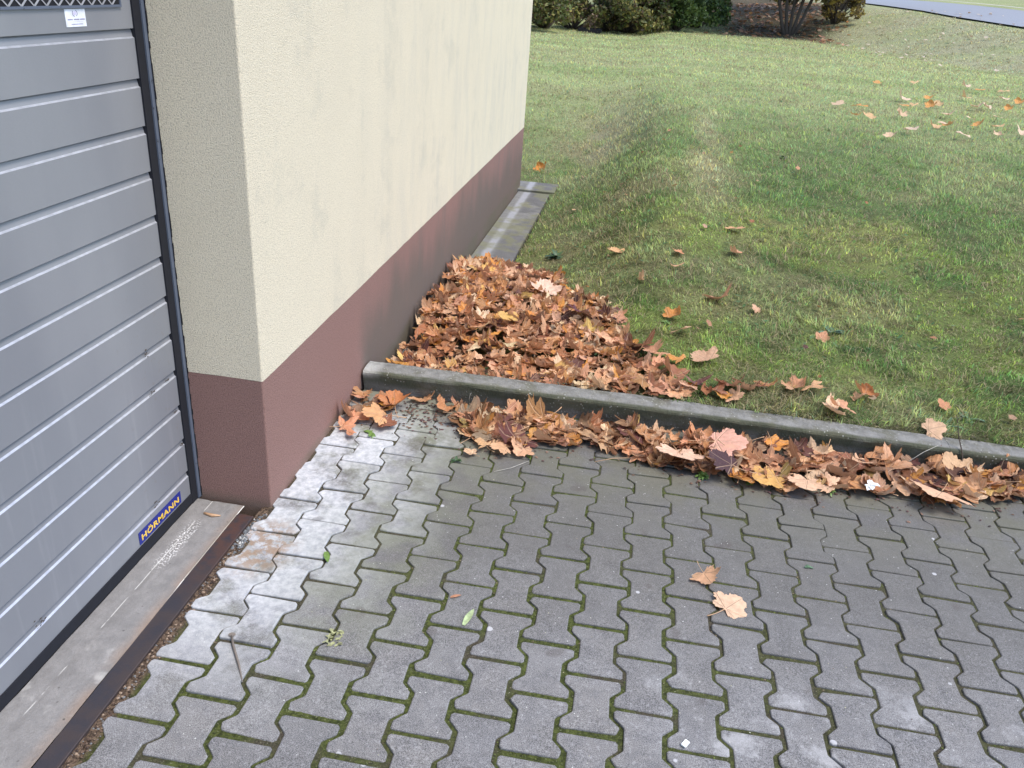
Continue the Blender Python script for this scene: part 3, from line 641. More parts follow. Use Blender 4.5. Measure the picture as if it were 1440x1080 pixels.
def leaf_geo(curl,rg,sub=2,ring=5):
    O=outline(sub); m=len(O); c=np.array([0,.17]); torn=rg.random()<.45
    if torn:
        tt=np.arange(m)/m*6.283; rad=np.clip(.62+.5*np.sin(tt*rg.integers(1,4)+rg.uniform(0,6.28))+.25*np.sin(tt*5+rg.uniform(0,6.28)),.38,1)[:,None]; O=c+(O-c)*rad*1.1

    T=[.22,.45,.66,.85,1.0] if ring==5 else [.4,.75,1.0]
    jit=1+.05*rg.normal(size=(m,1)); O=c+(O-c)*jit; sx=rg.uniform(.88,1.08); O[:,0]*=sx
    uv=[c]; 
    for t in T: uv+=list(c+(O-c)*t)
    uv=np.array(uv); P=np.concatenate([uv,np.zeros((len(uv),1))],1); P[:,1]-=.35
    rr=np.hypot(uv[:,0]-c[0],uv[:,1]-c[1]); th=np.arctan2(uv[:,1]-c[1],uv[:,0]-c[0])
    # crisp waves between the veins, growing outward
    k1,k2,k3=rg.uniform(.02,.07)*curl,rg.uniform(.02,.05)*curl,rg.uniform(0,6.28)
    P[:,2]+=rr**1.4*(k1*np.cos(5*(th-math.pi/2))+k2*np.sin(9*th+k3)+.6*k2*np.sin(15*th+k3*2))
    a1,a2=rg.uniform(0,6.28,2); P[:,2]+=.035*curl*np.sin(7.5*uv[:,0]+a1)*np.cos(6.5*uv[:,1]+a2)+.016*curl*np.sin(17*uv[:,0]+a2)*np.cos(15*uv[:,1]+a1)
    P=fold(P,rg.uniform(-.2,.6)*min(curl,1.2)*.7)
    for _ in range(3 if curl>.8 else 2):
        P=bend(P,rg.uniform(0,6.28),rg.uniform(-2.0,2.4)*curl*.55,rg.uniform(-.15,.15))
    # curled tips
    for _ in range(2):
        a=rg.uniform(0,6.28); u=P[:,0]*math.cos(a)+P[:,1]*math.sin(a); lim=rg.uniform(.12,.3); e=np.clip(u-lim,0,None)
        kk=rg.uniform(1,4)*curl*.8*rg.choice([-1,1,1]); P[:,2]+=np.sin(np.clip(e*kk,-1.6,1.6))*e*.9; P[:,0]-=math.cos(a)*e*.35*min(abs(curl),1); P[:,1]-=math.sin(a)*e*.35*min(abs(curl),1)
    F=[]
    for i in range(m): F.append((0,1+i,1+(i+1)%m,1+(i+1)%m))
    T3=[(0,1+i,1+(i+1)%m) for i in range(m)]
    for r in range(len(T)-1):
        a=1+r*m; b=a+m
        for i in range(m):
            i2=(i+1)%m; T3+=[(a+i,b+i,b+i2),(a+i,b+i2,a+i2)]
    P[:,2]-=P[:,2].mean()
    return P,np.array(T3),uv
LG=[]; LGo=np.random.default_rng(21)
CURL=[.12,.22,.3,.42,.5,.6,.65,.7,.8,.85,.9,1.0,1.05,1.1,1.3,.75,.65,.95,.4,1.15]
for c in CURL: LG.append(leaf_geo(c,LGo))
LO=[leaf_geo(c,LGo,1,3) for c in CURL]
LM=[]
for P,T,uv in LG:
    o=mesh_np('maple_leaf',P,T,MT['leaf'],smooth=True,uv=uv,lk=False); LM.append(o.data); bpy.data.objects.remove(o)
# stalk meshes
SM=[]
for i in range(4):
    b=MB(); a=.25*(i-1.5); pts=[(math.sin(a*t)*.3*t,-.35-.75*t*math.cos(a*.6),.12*t*t*(1 if i%2 else .2)) for t in np.linspace(0,1,8)]
    b.tube(pts,[.018,.014,.012,.011,.011,.012,.016,.022],5); o=b.build('stalk',MT['stalk'],None,True); SM.append(o.data); COL.objects.unlink(o); bpy.data.objects.remove(o)
PAL=[((.70,.37,.20),6),((.76,.46,.28),5),((.60,.29,.13),5),((.46,.19,.085),4),((.86,.60,.38),3),((.66,.33,.19),4),((.30,.12,.065),3),((.70,.31,.07),3),((.15,.06,.05),2),((.80,.52,.17),1)]
PW=np.array([p[1] for p in PAL],float); PW/=PW.sum()
def pal(r=rng):
    c=np.array(PAL[r.choice(len(PAL),p=PW)][0]); return tuple(np.clip(c*r.uniform(.80,1.15)*(1+r.normal(0,.03,3)),.01,.9))
cnt=0
def leaf_obj(loc,size,rot,color,variant,label,group=None,stalk=None):
    global cnt
    o=bpy.data.objects.new('maple_leaf',LM[variant]); link(o); o.location=loc; o.scale=(size,size,size); o.rotation_euler=rot; o.color=(*color,1)
    tag(o,label,'leaf',group)
    if stalk is not None:
        s=bpy.data.objects.new('stalk',SM[stalk]); link(s,o)
    cnt+=1; return o
GROUPS=dict(strip='fallen leaves drifted along the front of the kerb',heap='fallen leaves heaped between the kerb and the wall',far='pale fallen leaves scattered far up the lawn',near='single fallen leaves on the grass bank',corner='fallen leaves in the corner of wall and kerb',pave='single fallen leaves lying out on the paving',side='fallen leaves gathered on the turf behind the kerb')
R_=lambda a,b:rng.uniform(a,b)
# -- two leaves out on the paving
leaf_obj((1.584,-.150,.0105),.098,(.05,.10,-.74),(.84,.56,.38),1,'pale tan maple leaf spread flat on the paving with its stalk pointing down left',GROUPS['pave'],0)
leaf_obj((1.510,-.035,.014),.072,(.1,.2,3.53),(.72,.42,.25),4,'folded tan maple leaf on the paving above the flat spread one',GROUPS['pave'],1)
# -- single leaves on the bank
NEAR=[((1.829,3.477),.10,2,(0.750,0.400,0.213),'light brown leaf on the bank, upper one of a vertical pair right of centre'),
((1.804,3.046),.085,8,(0.725,0.375,0.225),'light brown leaf on the bank, lower one of a vertical pair right of centre'),
((1.039,3.067),.085,4,(0.775,0.450,0.225),'small tan leaf standing alone on the grass above the right edge of the leaf heap'),
((1.441,2.86),.095,11,(0.700,0.312,0.163),'folded orange brown leaf on the bank touching a small one beneath it'),
((1.421,2.66),.065,6,(0.750,0.413,0.250),'small tan leaf just beneath the folded orange brown leaf on the bank'),
((1.23,2.489),.09,13,(0.725,0.450,0.250),'curled tan leaf on the grass between the heap and the folded leaf'),
((1.414,2.001),.105,10,(0.650,0.275,0.075),'curled orange leaf on the grass right of the leaf heap'),
((1.449,1.813),.085,5,(0.775,0.475,0.300),'pale leaf on the grass just below the curled orange one'),
((1.664,2.294),.115,7,(0.600,0.300,0.175),'large brown leaf on the bank with its tips turned up'),
((1.864,2.209),.06,3,(0.750,0.438,0.275),'little pale brown leaf right of the large brown leaf on the bank'),
((2.184,1.943),.07,9,(0.688,0.350,0.200),'small brown leaf beside the plantain rosette on the bank'),
((2.283,1.36),.10,14,(0.600,0.250,0.100),'curled orange leaf on the turf a little behind the kerb on the right'),
((2.24,1.30),.07,12,(0.675,0.375,0.213),'small curled leaf at the foot of the orange leaf behind the kerb on the right'),
((2.514,1.085),.09,1,(0.775,0.500,0.325),'flat pale leaf lying on the edge of the kerb at the right'),
((.084,6.702),.14,10,(0.750,0.300,0.062),'bright orange leaf on the grass by the far corner of the building'),
((2.62,1.33),.06,2,(0.625,0.275,0.138),'small brown leaf among the green weeds behind the kerb')]
for (p,s,v,c,lab) in NEAR:
    zz=float(hgt(np.array(p[0]),np.array(p[1]))); leaf_obj((p[0],p[1],max(zz,.09 if p[1]<1.1 else -1)+.020+s*.14),s,(R_(-.15,.75),R_(-.45,.45),R_(0,6.28)),c,v,lab,GROUPS['near'])
# -- leaves far up the lawn
FAR=[(3.667,9.916),(3.933,9.899),(3.707,8.978),(3.856,8.953),(4.358,9.447),(4.829,11.251),(4.63,10.344),(4.798,10.559),(3.751,7.437),(4.073,7.936),(4.721,8.706),(4.483,8.444),(4.678,8.784),(4.628,7.918),(5.224,11.421),(5.182,10.823),(5.05,10.653),(6.532,13.935),(6.536,13.223),(6.918,13.32),(5.719,10.847),(5.895,10.945),(6.21,11.02),(5.918,11.949),(5.721,9.977),(5.267,9.584),(5.194,9.108),(5.371,8.989),(5.112,8.182),(5.546,8.606),(4.846,13.013),(5.596,13.625),(5.053,9.848),(6.562,12.252),(6.684,11.947)]
for i,(px,py) in enumerate(FAR):
    c=[(.74,.52,.34),(.78,.58,.42),(.70,.34,.10),(.74,.48,.25)][i%4 if i not in(1,16) else 2]; s=R_(.105,.155)
    lab={1:'bright orange leaf up the lawn right of a whitish one',0:'whitish leaf furthest left in the scatter up the lawn',8:'pale leaf nearest the viewer at the left end of the scatter up the lawn',5:'tan leaf standing a little apart behind the scatter up the lawn'}.get(i)
    zz=float(hgt(np.array(px),np.array(py)))
    leaf_obj((px,py,zz+.06+s*.12),s,(R_(.0,.7),R_(-.3,.3),R_(-.8,.8)),c,[2,5,8,4,10,7][i%6],lab or 'pale tan leaf in the loose scatter up the lawn at the right',GROUPS['far'])
# -- drifts
FE=np.array([(0,.62),(.235,.62),(.25,.82),(.34,.86),(.45,.80),(.50,.70),(.582,.614),(.70,.60),(.988,.655),(1.192,.665),(1.393,.585),(1.56,.60),(1.83,.57),(2.112,.63),(2.372,.61),(2.647,.66),(2.83,.78),(3.2,.82),(3.6,.9)])
def strip_top(x,y):
    e=np.interp(x,FE[:,0],FE[:,1]); t=np.clip((y-e)/(.965-e+1e-6),0,1); big=np.interp(x,[0,.2,.26,.46,.6,1.1,1.6,2.2,2.8,3.3],[.025,.025,.004,.006,.010,.018,.032,.036,.026,.015])
    return big*(t**.8)*(.75+.5*fbm(x*6,y*6,80,2))
HP=np.array([(0.06,1.09),(1.43,1.09),(1.50,1.22),(1.22,1.45),(1.20,1.75),(1.12,2.05),(1.02,2.3),(.80,2.55),(.70,2.95),(.42,3.18),(.2,3.42),(.02,3.2)])
def inpoly(x,y,P):
    c=False;n=len(P);j=n-1
    for i in range(n):
        if (P[i][1]>y)!=(P[j][1]>y) and x<(P[j][0]-P[i][0])*(y-P[i][1])/(P[j][1]-P[i][1])+P[i][0]: c=not c
        j=i
    return c
def edged(x,y,P):
    b=9
    for i in range(len(P)):
        a=P[i];q=P[(i+1)%len(P)]; 
        if (a[1]<1.1 and q[1]<1.1) or (a[0]<.07 and q[0]<.07): continue
        dx,dy=q[0]-a[0],q[1]-a[1]; t=max(0,min(1,((x-a[0])*dx+(y-a[1])*dy)/(dx*dx+dy*dy))); b=min(b,math.hypot(x-a[0]-t*dx,y-a[1]-t*dy))
    return b
def heap_top(x,y):
    g=float(hgt(np.array(x),np.array(y))); d=edged(x,y,HP); u=min(1,d/.45); u=u*(2-u)
    lvl=-.05+.10*max(0,min(1,(y-1.3)/.7)) - .10*max(0,(y-2.7))
    lvl=max(lvl,g+.02); return g+.012+(max(lvl,g+.03)-g)*u+.03*(float(fbm(x*5,y*5,81,2))-.5)*u
items=[] # (x,y,z,size,rot,color,variant,region,layer)
def add(x,y,z,s,rot,c,v,reg,top): items.append((x,y,z,s,rot,c,v,reg,top))
nstrip=0
while nstrip<470:
    x=R_(.0,3.35); e=float(np.interp(x,FE[:,0],FE[:,1])); y=e+.035+(.925-e-.035)*rng.random()
    if .235<x<.50 and rng.random()<.93: continue
    if x<.235 and rng.random()<.78: continue
    if x>2.75 and rng.random()<.35: continue
    top=rng.random()<.55; s=R_(.05,.105) if rng.random()<.82 else R_(.105,.135)
    z=float(strip_top(x,y))*(1.0 if top else R_(.2,.7))+.012
    tilt=(R_(.0,.5) if y>.75 else R_(0,.3))*(.5 if x<1.3 else 1); aa=R_(0,6.28)
    if y+s*.33>.962: y=.962-s*.33
    if x-s*.4<.01 and y<1.0: x=.01+s*.42
    c=pal() if top else tuple(np.array(pal())*.4)  # lower layer darkened, gap shade put into the leaf colour
    add(x,y,z+s*.07,s,(tilt*math.cos(aa)+(.25 if y>.86 else 0),tilt*math.sin(aa),R_(0,6.28)),c,int(rng.integers(3,20)),'corner' if x<.25 else 'strip',top); nstrip+=1
nh=0
while nh<1550:
    x=R_(.02,1.5);y=R_(1.09,3.45)
    if not inpoly(x,y,HP): continue
    top=rng.random()<.62; s=R_(.05,.10) if rng.random()<.85 else R_(.10,.13); hz=heap_top(x,y); g=float(hgt(np.array(x),np.array(y)))
    z=hz if top else g+(hz-g)*R_(.3,.9)
    tilt=abs(rng.normal(0,.22)); aa=R_(0,6.28)
    if x-s*.45<.004: x=.004+s*.45
    if y-s*.45<1.085 and z<.09: y=1.085+s*.45
    c=pal() if top else tuple(np.array(pal())*.42)  # buried leaves painted darker as shade inside the heap
    add(x,y,z+s*.06,s,(tilt*math.cos(aa),tilt*math.sin(aa),R_(0,6.28)),c,int(rng.integers(4,20)),'heap',top); nh+=1
# leaves gathered on turf behind the kerb
SIDE=[(1.60,1.20),(1.66,1.253),(1.72,1.24),(1.766,1.269),(1.85,1.30),(1.92,1.31),(1.98,1.34),(2.05,1.33),(1.369,1.509),(1.42,1.46),(1.30,1.55),(1.545,1.50),(1.40,1.33),(1.33,1.40),(1.5,1.25),(1.55,1.17),(1.46,1.20),(1.62,1.15),(1.70,1.16),(2.15,1.18),(2.10,1.15),(1.25,1.6)]
for i,(x,y) in enumerate(SIDE):
    s=R_(.075,.125); g=float(hgt(np.array(x),np.array(y))); add(x,y,g+.02+s*.14,s,(R_(-.3,.7),R_(-.4,.4),R_(0,6.28)),pal(),int(rng.integers(4,20)),'side',True)
# special leaves worth telling apart
SPECIAL=[((1.775,.62,.025),.115,2,(.74,.42,.13),(.05,.0,2.2),'yellow orange leaf with dark spots at the front edge of the kerb drift','strip'),
((1.60,.66,.055),.125,3,(0.075,0.035,0.040),(.25,.1,1.2),'dark purple brown leaf in the middle of the kerb drift','strip'),
((1.43,.665,.05),.145,2,(0.900,0.587,0.413),(.25,-.1,3.3),'large pinkish tan leaf left of the dark purple one in the kerb drift','strip'),
((1.63,.79,.065),.15,1,(0.825,0.450,0.338),(.2,.15,4.6),'large pinkish brown leaf above the dark purple one in the kerb drift','strip'),
((1.92,.60,.035),.11,2,(0.825,0.525,0.338),(.1,.05,2.9),'pale spread leaf beside the yellow orange one in the kerb drift','strip'),
((2.42,.64,.045),.15,3,(0.825,0.500,0.312),(.2,.0,2.6),'large pale tan leaf low at the right end of the kerb drift','strip'),
((.645,.605,.016),.075,5,(0.775,0.475,0.250),(.1,.0,.6),'left of three pale leaves lying at the front of the kerb drift','strip'),
((.715,.585,.018),.085,3,(0.800,0.475,0.275),(.05,.1,1.9),'middle of three pale leaves lying at the front of the kerb drift','strip'),
((.80,.59,.016),.075,8,(0.775,0.450,0.275),(.1,.0,2.9),'right of three pale leaves lying at the front of the kerb drift','strip'),
((.60,.53,.012),.05,9,(0.800,0.525,0.325),(.05,.1,.9),'tiny pale leaf alone on the paving in front of the kerb drift','pave'),
((.085,.60,.012),.115,6,(0.750,0.338,0.188),(.1,.1,5.1),'brown leaf nearest the viewer at the foot of the wall','corner'),
((.155,.705,.02),.12,3,(0.750,0.413,0.200),(.2,.0,2.0),'light orange leaf lying in the corner pile of wall and kerb','corner'),
((.20,.84,.035),.10,8,(0.575,0.225,0.088),(.5,.2,.4),'rust brown leaf leaning on the kerb in the wall corner','corner'),
((.52,1.86,None),.10,4,(.70,.44,.14),(.3,.0,1.0),'bright yellow leaf on top of the heap behind the kerb','heap'),
((.90,2.02,None),.14,9,(0.115,0.030,0.045),(.5,.1,2.2),'dark crimson leaf on top of the heap towards the grass','heap'),
((.66,2.42,None),.13,4,(0.850,0.587,0.450),(.4,.0,.2),'pale pinkish leaf on top of the far half of the heap','heap')]
for (p,s,v,c,rot,lab,reg) in SPECIAL:
    z=p[2] if p[2] is not None else heap_top(p[0],p[1])+.035
    leaf_obj((p[0],p[1],z+s*.10),s,rot,c,v,lab,GROUPS[reg],random.choice([0,1,2,3]) if reg!='heap' else None)
LAB=dict(strip='ordinary curled brown maple leaf in the long drift in front of the kerb',heap='ordinary brown maple leaf on the big heap between wall and kerb',corner='ordinary brown leaf in the small pile where the wall meets the kerb',side='brown maple leaf on the turf edge between heap and bare kerb')
def key(it):
    d=math.dist(it[:3],CAM); return (it[3]/d)*(1.35 if it[7] in('strip','corner') else 1)
tops=[it for it in items if it[8] and it[0]<3.0]; tops.sort(key=lambda it:-key(it)+(-9 if it[7]=='side' else 0))
NI=297-cnt; ind=tops[:NI]; ids=set(id(t) for t in ind); rest=[it for it in items if id(it) not in ids]
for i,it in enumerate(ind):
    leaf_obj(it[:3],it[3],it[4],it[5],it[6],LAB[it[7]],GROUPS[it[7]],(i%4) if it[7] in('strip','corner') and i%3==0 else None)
Vs=[];Ts=[];Us=[];Cs=[];nv=0
def addm(geo,loc,s,rot,c):
    global nv
    P,T,uv=geo; Mx=np.array(Euler(rot).to_matrix()); Vs.append((P*s)@Mx.T+np.array(loc)); Ts.append(T+nv); Us.append(uv); Cs.append(np.tile(np.array(c)[None],(len(P),1))); nv+=len(P)
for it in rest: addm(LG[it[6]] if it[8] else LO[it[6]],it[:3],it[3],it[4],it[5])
# far litter over the shaded bank and stray leaves on the slope
xx=rng.uniform(-6,9,9000);yy=rng.uniform(19,38,9000); bq=bare(xx,yy); sel=bq>rng.random(9000)*1.2
xx,yy=xx[sel],yy[sel]; zz=hgt(xx,yy); print('bank leaves',len(xx))
QUAD=(np.array([[-.5,-.4,0],[.1,-.55,.05],[.5,0,.12],[.1,.5,.02],[-.4,.35,.1]]),np.array([[0,1,2],[0,2,3],[0,3,4]]),np.array([[-.3,.1],[.1,0],[.4,.3],[.1,.8],[-.3,.6]]))
for i in range(len(xx)): addm(QUAD,(xx[i],yy[i],zz[i]+.03),R_(.08,.17),(R_(-.5,.5),R_(-.5,.5),R_(0,6.28)),np.array(pal())*R_(.25,.7))  # bank shade darkened into these leaf colours too
a=0
while a<170:
    x,y=R_(6.5,12),R_(14,31); db=float(pdist(np.array(x),np.array(y),BASE)[0])
    if db<-1: continue
    addm(QUAD,(x,y,float(hgt(np.array(x),np.array(y)))+.07),R_(.06,.12),(R_(-.2,.4),R_(-.3,.3),R_(0,6.28)),(.6,.5,.38)); a+=1
for a in range(60):
    x,y=R_(.5,3.4),R_(1.15,6.5); s=R_(.015,.045); addm(QUAD,(x,y,float(hgt(np.array(x),np.array(y)))+.03),s,(R_(-.6,.6),R_(-.6,.6),R_(0,6.28)),np.array(pal())*R_(.5,1))
o=mesh_np('leaf_heap',np.concatenate(Vs),np.concatenate(Ts),MT['leafs'],smooth=True,cols=np.concatenate(Cs),uv=np.concatenate(Us)); tag(o,'mass of brown fallen leaves packed beneath and behind the nearer ones',None,None,'stuff')
# broken crumbs, grit and seeds
V=[];F=[];Cq=[]
def crumb(x,y,z,s,c,flat=.35):
    n=len(V);k=5;a0=R_(0,6.28); h=s*flat
    tx,ty=R_(-.5,.5),R_(-.5,.5)
    for i in range(k):
        a=a0+i*6.283/k; r=s*R_(.5,1.1); dx,dy=r*math.cos(a),r*math.sin(a)*R_(.5,1); V.append((x+dx,y+dy,z+(tx*dx+ty*dy)*.5)); Cq.append(c)
    V.append((x,y,z+h)); Cq.append(c)
    for i in range(k): F.append((n+i,n+(i+1)%k,n+5))
DK=[(.07,.035,.028),(.13,.075,.05),(.05,.035,.03),(.20,.12,.085),(.10,.05,.05)]
for i in range(700):
    x=abs(rng.normal(.40,.16)) if i<420 else R_(.5,3.0); e=float(np.interp(x,FE[:,0],FE[:,1])) if i>=420 else .72
    y=min(.96,e+rng.normal(.02 if i>=420 else .10,.05 if i>=420 else .08)); c=DK[int(rng.integers(5))]; crumb(x,y,.003,R_(.003,.011),c)
for i in range(900):
    y=R_(-1.5,-.04); x=R_(-.031,.004); crumb(x,y,-.006,R_(.0015,.0065),[(.08,.05,.035),(.05,.035,.03),(.30,.22,.16),(.16,.16,.16),(.13,.085,.06)][int(rng.integers(5))],.7)
for i in range(120):
    y=rng.normal(-.17,.05); x=R_(-.03,.004); crumb(x,y,-.004,R_(.004,.009),(.15,.16,.17) if rng.random()<.8 else (.5,.5,.48),.8)
for i in range(420):
    x,y=R_(.1,3.0),R_(-1.3,.75); crumb(x,y,.0015,R_(.0008,.0026),[(.6,.58,.5),(.5,.48,.3),(.12,.08,.06),(.35,.3,.2)][int(rng.integers(4))],.5)
for i in range(260):
    x,y=R_(.3,3.4),rng.normal(1.09,.012); crumb(x,y,.100,R_(.003,.009),[(.07,.06,.04),(.12,.10,.05),(.05,.06,.02)][int(rng.integers(3))],.8)
for i in range(5200):
    c_=int(rng.integers(0,18)); k_=int(rng.integers(-16,8)); 
    if (c_+k_)%2==0: continue
    yy_=Y0+.1*k_; xa=X0+PP*c_
    if rng.random()<.4: x_,y_=xa-AA+(PP+2*AA)*rng.random(),yy_
    else: y_=yy_+R_(-.1,.1); x_=xa+(-AA if abs(y_-yy_)<.036 else AA if abs(y_-yy_)>.064 else AA*(-1+2*(abs(y_-yy_)-.036)/.028))
    if y_>.9 or fbm(x_*5.0,y_*5.0,95,3)<.42 or (x_<.5 and y_>-.55): continue
    q_=R_(.5,1.4); crumb(x_+rng.normal(0,.0022),y_+rng.normal(0,.0022),-.0045,R_(.002,.0048),(.10*q_,.125*q_,.03*q_) if rng.random()<.8 else (.16*q_,.13*q_,.08*q_),.7)
g=G('crumbs'); g.fin(g.attr(),.85); o=mesh_np('litter',V,F,g.m,cols=np.array(Cq)); tag(o,'crumbled leaf bits, seeds and grit strewn along the kerb and the iron bar',None,None,'stuff')
# ---------------------------------------------------------------- small weeds
wm={}
def green(nm,c):
    if nm not in wm: g=G(nm); n=g.noise(60,3); wm[nm]=g.fin(g.mix(g.ss(n,.3,.7),tuple(k*.7 for k in c),tuple(k*1.2 for k in c)),.5)
    return wm[nm]
def leafblade(b,base,az,L,W,rise,droop,k=5):
    n=len(b.v)
    for i in range(k+1):
        t=i/k; r=L*(t*math.cos(rise)+.0); z=L*(t*math.sin(rise)-droop*t*t); w2=W*math.sin(math.pi*min(1,.12+.88*t))**.8*.5 if i<k else .0004
        cx,cy=base[0]+math.cos(az)*r,base[1]+math.sin(az)*r
        b.v+=[(cx-math.sin(az)*w2,cy+math.cos(az)*w2,base[2]+z+w2*.25),(cx,cy,base[2]+z),(cx+math.sin(az)*w2,cy-math.cos(az)*w2,base[2]+z+w2*.25)]
    for i in range(k):
        a=n+i*3; b.f+=[(a,a+1,a+4,a+3),(a+1,a+2,a+5,a+4)]
def weed(name,p,n,L,W,mat,label,cat,z=None,up=(.2,.8),group=None):
    zz=float(hgt(np.array(p[0]),np.array(p[1]))) if z is None else z
    b=MB()
    for i in range(n): leafblade(b,(R_(-1,1)*L*.12,R_(-1,1)*L*.12,0),i*6.283/n*1.618*2+R_(-.3,.3),L*R_(.6,1.1),W*R_(.7,1.1),R_(*up),R_(.1,.6))
    o=b.build(name,mat,None,True); o.location=(p[0],p[1],zz); tag(o,label,cat,group)
bg1=green('blue_green_leaf',(.075,.14,.065)); lg=green('light_green_leaf',(.13,.22,.05)); dg1=green('deep_green_leaf',(.04,.085,.03))
weed('plantain_weed',(2.258,2.057),10,.12,.026,bg1,'blue green plantain rosette on the mossy bank above the curled leaf','weed')
weed('dandelion_weed',(2.711,1.27),13,.09,.016,bg1,'low blue green weed growing just behind the kerb at the right','weed')
weed('dandelion_weed',(2.60,1.18),9,.07,.015,bg1,'smaller green weed directly behind the flat pale leaf on the kerb','weed')
weed('dark_weed',(.62,3.40),22,.10,.03,dg1,'dark green leafy weed beside the slab strip above the leaf heap','weed')
weed('bank_weed',(2.474,6.072),14,.08,.02,bg1,'green weed patch in the far mossy lawn left of the leaf scatter','weed')
weed('bank_weed',(1.38,1.95),9,.05,.018,lg,'little fresh green weed right of the heap below the curled orange leaf','weed')
weed('chickweed',(1.53,.615),46,.034,.013,lg,'bright green tuft at the front edge of the kerb drift','weed',z=.004,up=(.3,1.3))
weed('chickweed',(1.71,.61),9,.022,.010,lg,'small pair of green leaves right of the bright green tuft by the drift','weed',z=.004,up=(.2,.8))
weed('chickweed',(2.02,.62),20,.026,.010,lg,'green sprig poking out below the drift right of the yellow orange leaf','weed',z=.01,up=(.3,1.2))
weed('chickweed',(.835,.575),9,.022,.009,lg,'tiny green sprout in a paving joint by the right of three pale leaves','weed',z=.002,up=(.3,1.2))
weed('seedling',(.56,.47),5,.034,.015,dg1,'seedling with dark leaves in a paving joint left of centre','weed',z=.002,up=(.2,.6))
weed('chickweed',(.17,.59),7,.05,.02,lg,'flat fresh green leaves on the paving by the wall foot pile','weed',z=.003,up=(.0,.3))
weed('chickweed',(1.86,.12),5,.018,.011,bg1,'tiny dull green leaflet cluster out on the paving','weed',z=.002,up=(.0,.3))
weed('far_corner_weed',(.30,5.9),16,.09,.02,dg1,'dark weed at the end of the slab strip by the far corner','weed')
def twostep(name,pts,rad,mat,label,cat,k=6): 
    b=MB(); b.tube(pts,rad,k); o=b.build(name,mat,None,True); tag(o,label,cat); return o
# lone green and willow-shaped leaves on the paving
def willow(p,az,L,W,mat,label):
    b=MB(); leafblade(b,(0,0,0),az,L,W,.12,.08,7); o=b.build('narrow_leaf',mat,None,True); o.location=(p[0],p[1],.004); tag(o,label,'leaf')
pg=green('pale_green_leaf',(.34,.42,.22))
willow((.785,-.43),1.35,.075,.020,pg,'pale green narrow leaf lying alone in the middle of the paving')
willow((.275,-.20),-1.1,.060,.020,lg,'light green leaf in the joint of the whitened stones near the wall')
willow((.72,-.32),.5,.035,.012,green('rust_bit',(.42,.20,.11)),'small rust coloured leaf scrap up left of the pale green leaf')
b=MB()
for _ in range(34): leafblade(b,(R_(-.02,.02),R_(-.035,.035),0),R_(0,6.28),R_(.008,.022),.007,R_(.1,.8),.2,3)
o=b.build('moss_clump',green('dry_moss',(.30,.31,.16)),None,True); o.location=(.44,-.565,.003); tag(o,'clump of dry yellowish moss in a paving joint at the left','moss')
b=MB(); b.box(-.011,.011,-.0065,.0065,.0015,.006); o=b.build('plastic_chip',MT['plastic'],None); o.location=(1.425,-.718,0); o.rotation_euler=(.1,0,1.0); tag(o,'small white chip lying on the paving near the bottom edge','chip')
b=MB()
for _ in range(7): leafblade(b,(R_(-.01,.01),R_(-.01,.01),0),R_(0,6.28),R_(.02,.045),.024,R_(.1,.9),.4,4)
o=b.build('plastic_scrap',MT['plastic'],None,True); o.location=(2.16,.64,.05); tag(o,'crumpled white scrap among the leaves at the right of the drift','scrap')
# stalk with dark round end
b=MB(); b.tube([(.158,-.625,.006),(.18,-.66,.006),(.225,-.72,.006),(.262,-.775,.003)],[.0028,.0042,.0036,.0012],6); n=len(b.v)
for i in range(9): b.v.append((.158+.0105*math.cos(i*.698),-.622+.0085*math.sin(i*.698),.0075))
b.f.append(tuple(range(n,n+9))); o=b.build('dry_stalk',MT['grey'],None,True); tag(o,'grey brown dry stalk with a dark round end lying on the paving at the left','stalk')
twostep('twig',[(2.60,.93,.03),(2.598,.955,.08),(2.575,1.0,.15),(2.57,1.02,.185),(2.556,1.03,.225)],[.003,.0026,.0022,.0017,.001],MT['twig'],'thin dark twig standing upright against the kerb at the right','twig')
twostep('grass_stem',[(2.38,.90,.045),(2.44,.94,.075),(2.50,.97,.10)],[.0013,.0011,.0007],MT['palekerb'],'thin straw coloured stem leaning on the kerb left of the dark twig','stem')
twostep('grass_stem',[(.51,.972,.0),(.508,.960,.03),(.512,.957,.06)],[.0009,.0009,.0006],MT['palekerb'],'single thin stem standing against the kerb face near the wall','stem')
twostep('straw',[(.72,.43,.003),(.78,.47,.006),(.84,.545,.004)],[.0012,.0012,.0009],MT['palekerb'],'pale straw lying on the paving before the three pale leaves','straw')
twostep('twig',[(1.10,.60,.01),(1.17,.63,.02),(1.24,.66,.016)],[.0015,.0013,.0009],MT['stalk'],'short brown twig sticking out of the middle of the drift','twig')
twostep('twig',[(-.20,-.10,.004),(-.165,-.108,.006),(-.14,-.10,.004)],[.004,.006,.002],MT['stalk'],'small brown leaf stalk on the sill beside the pier','twig')
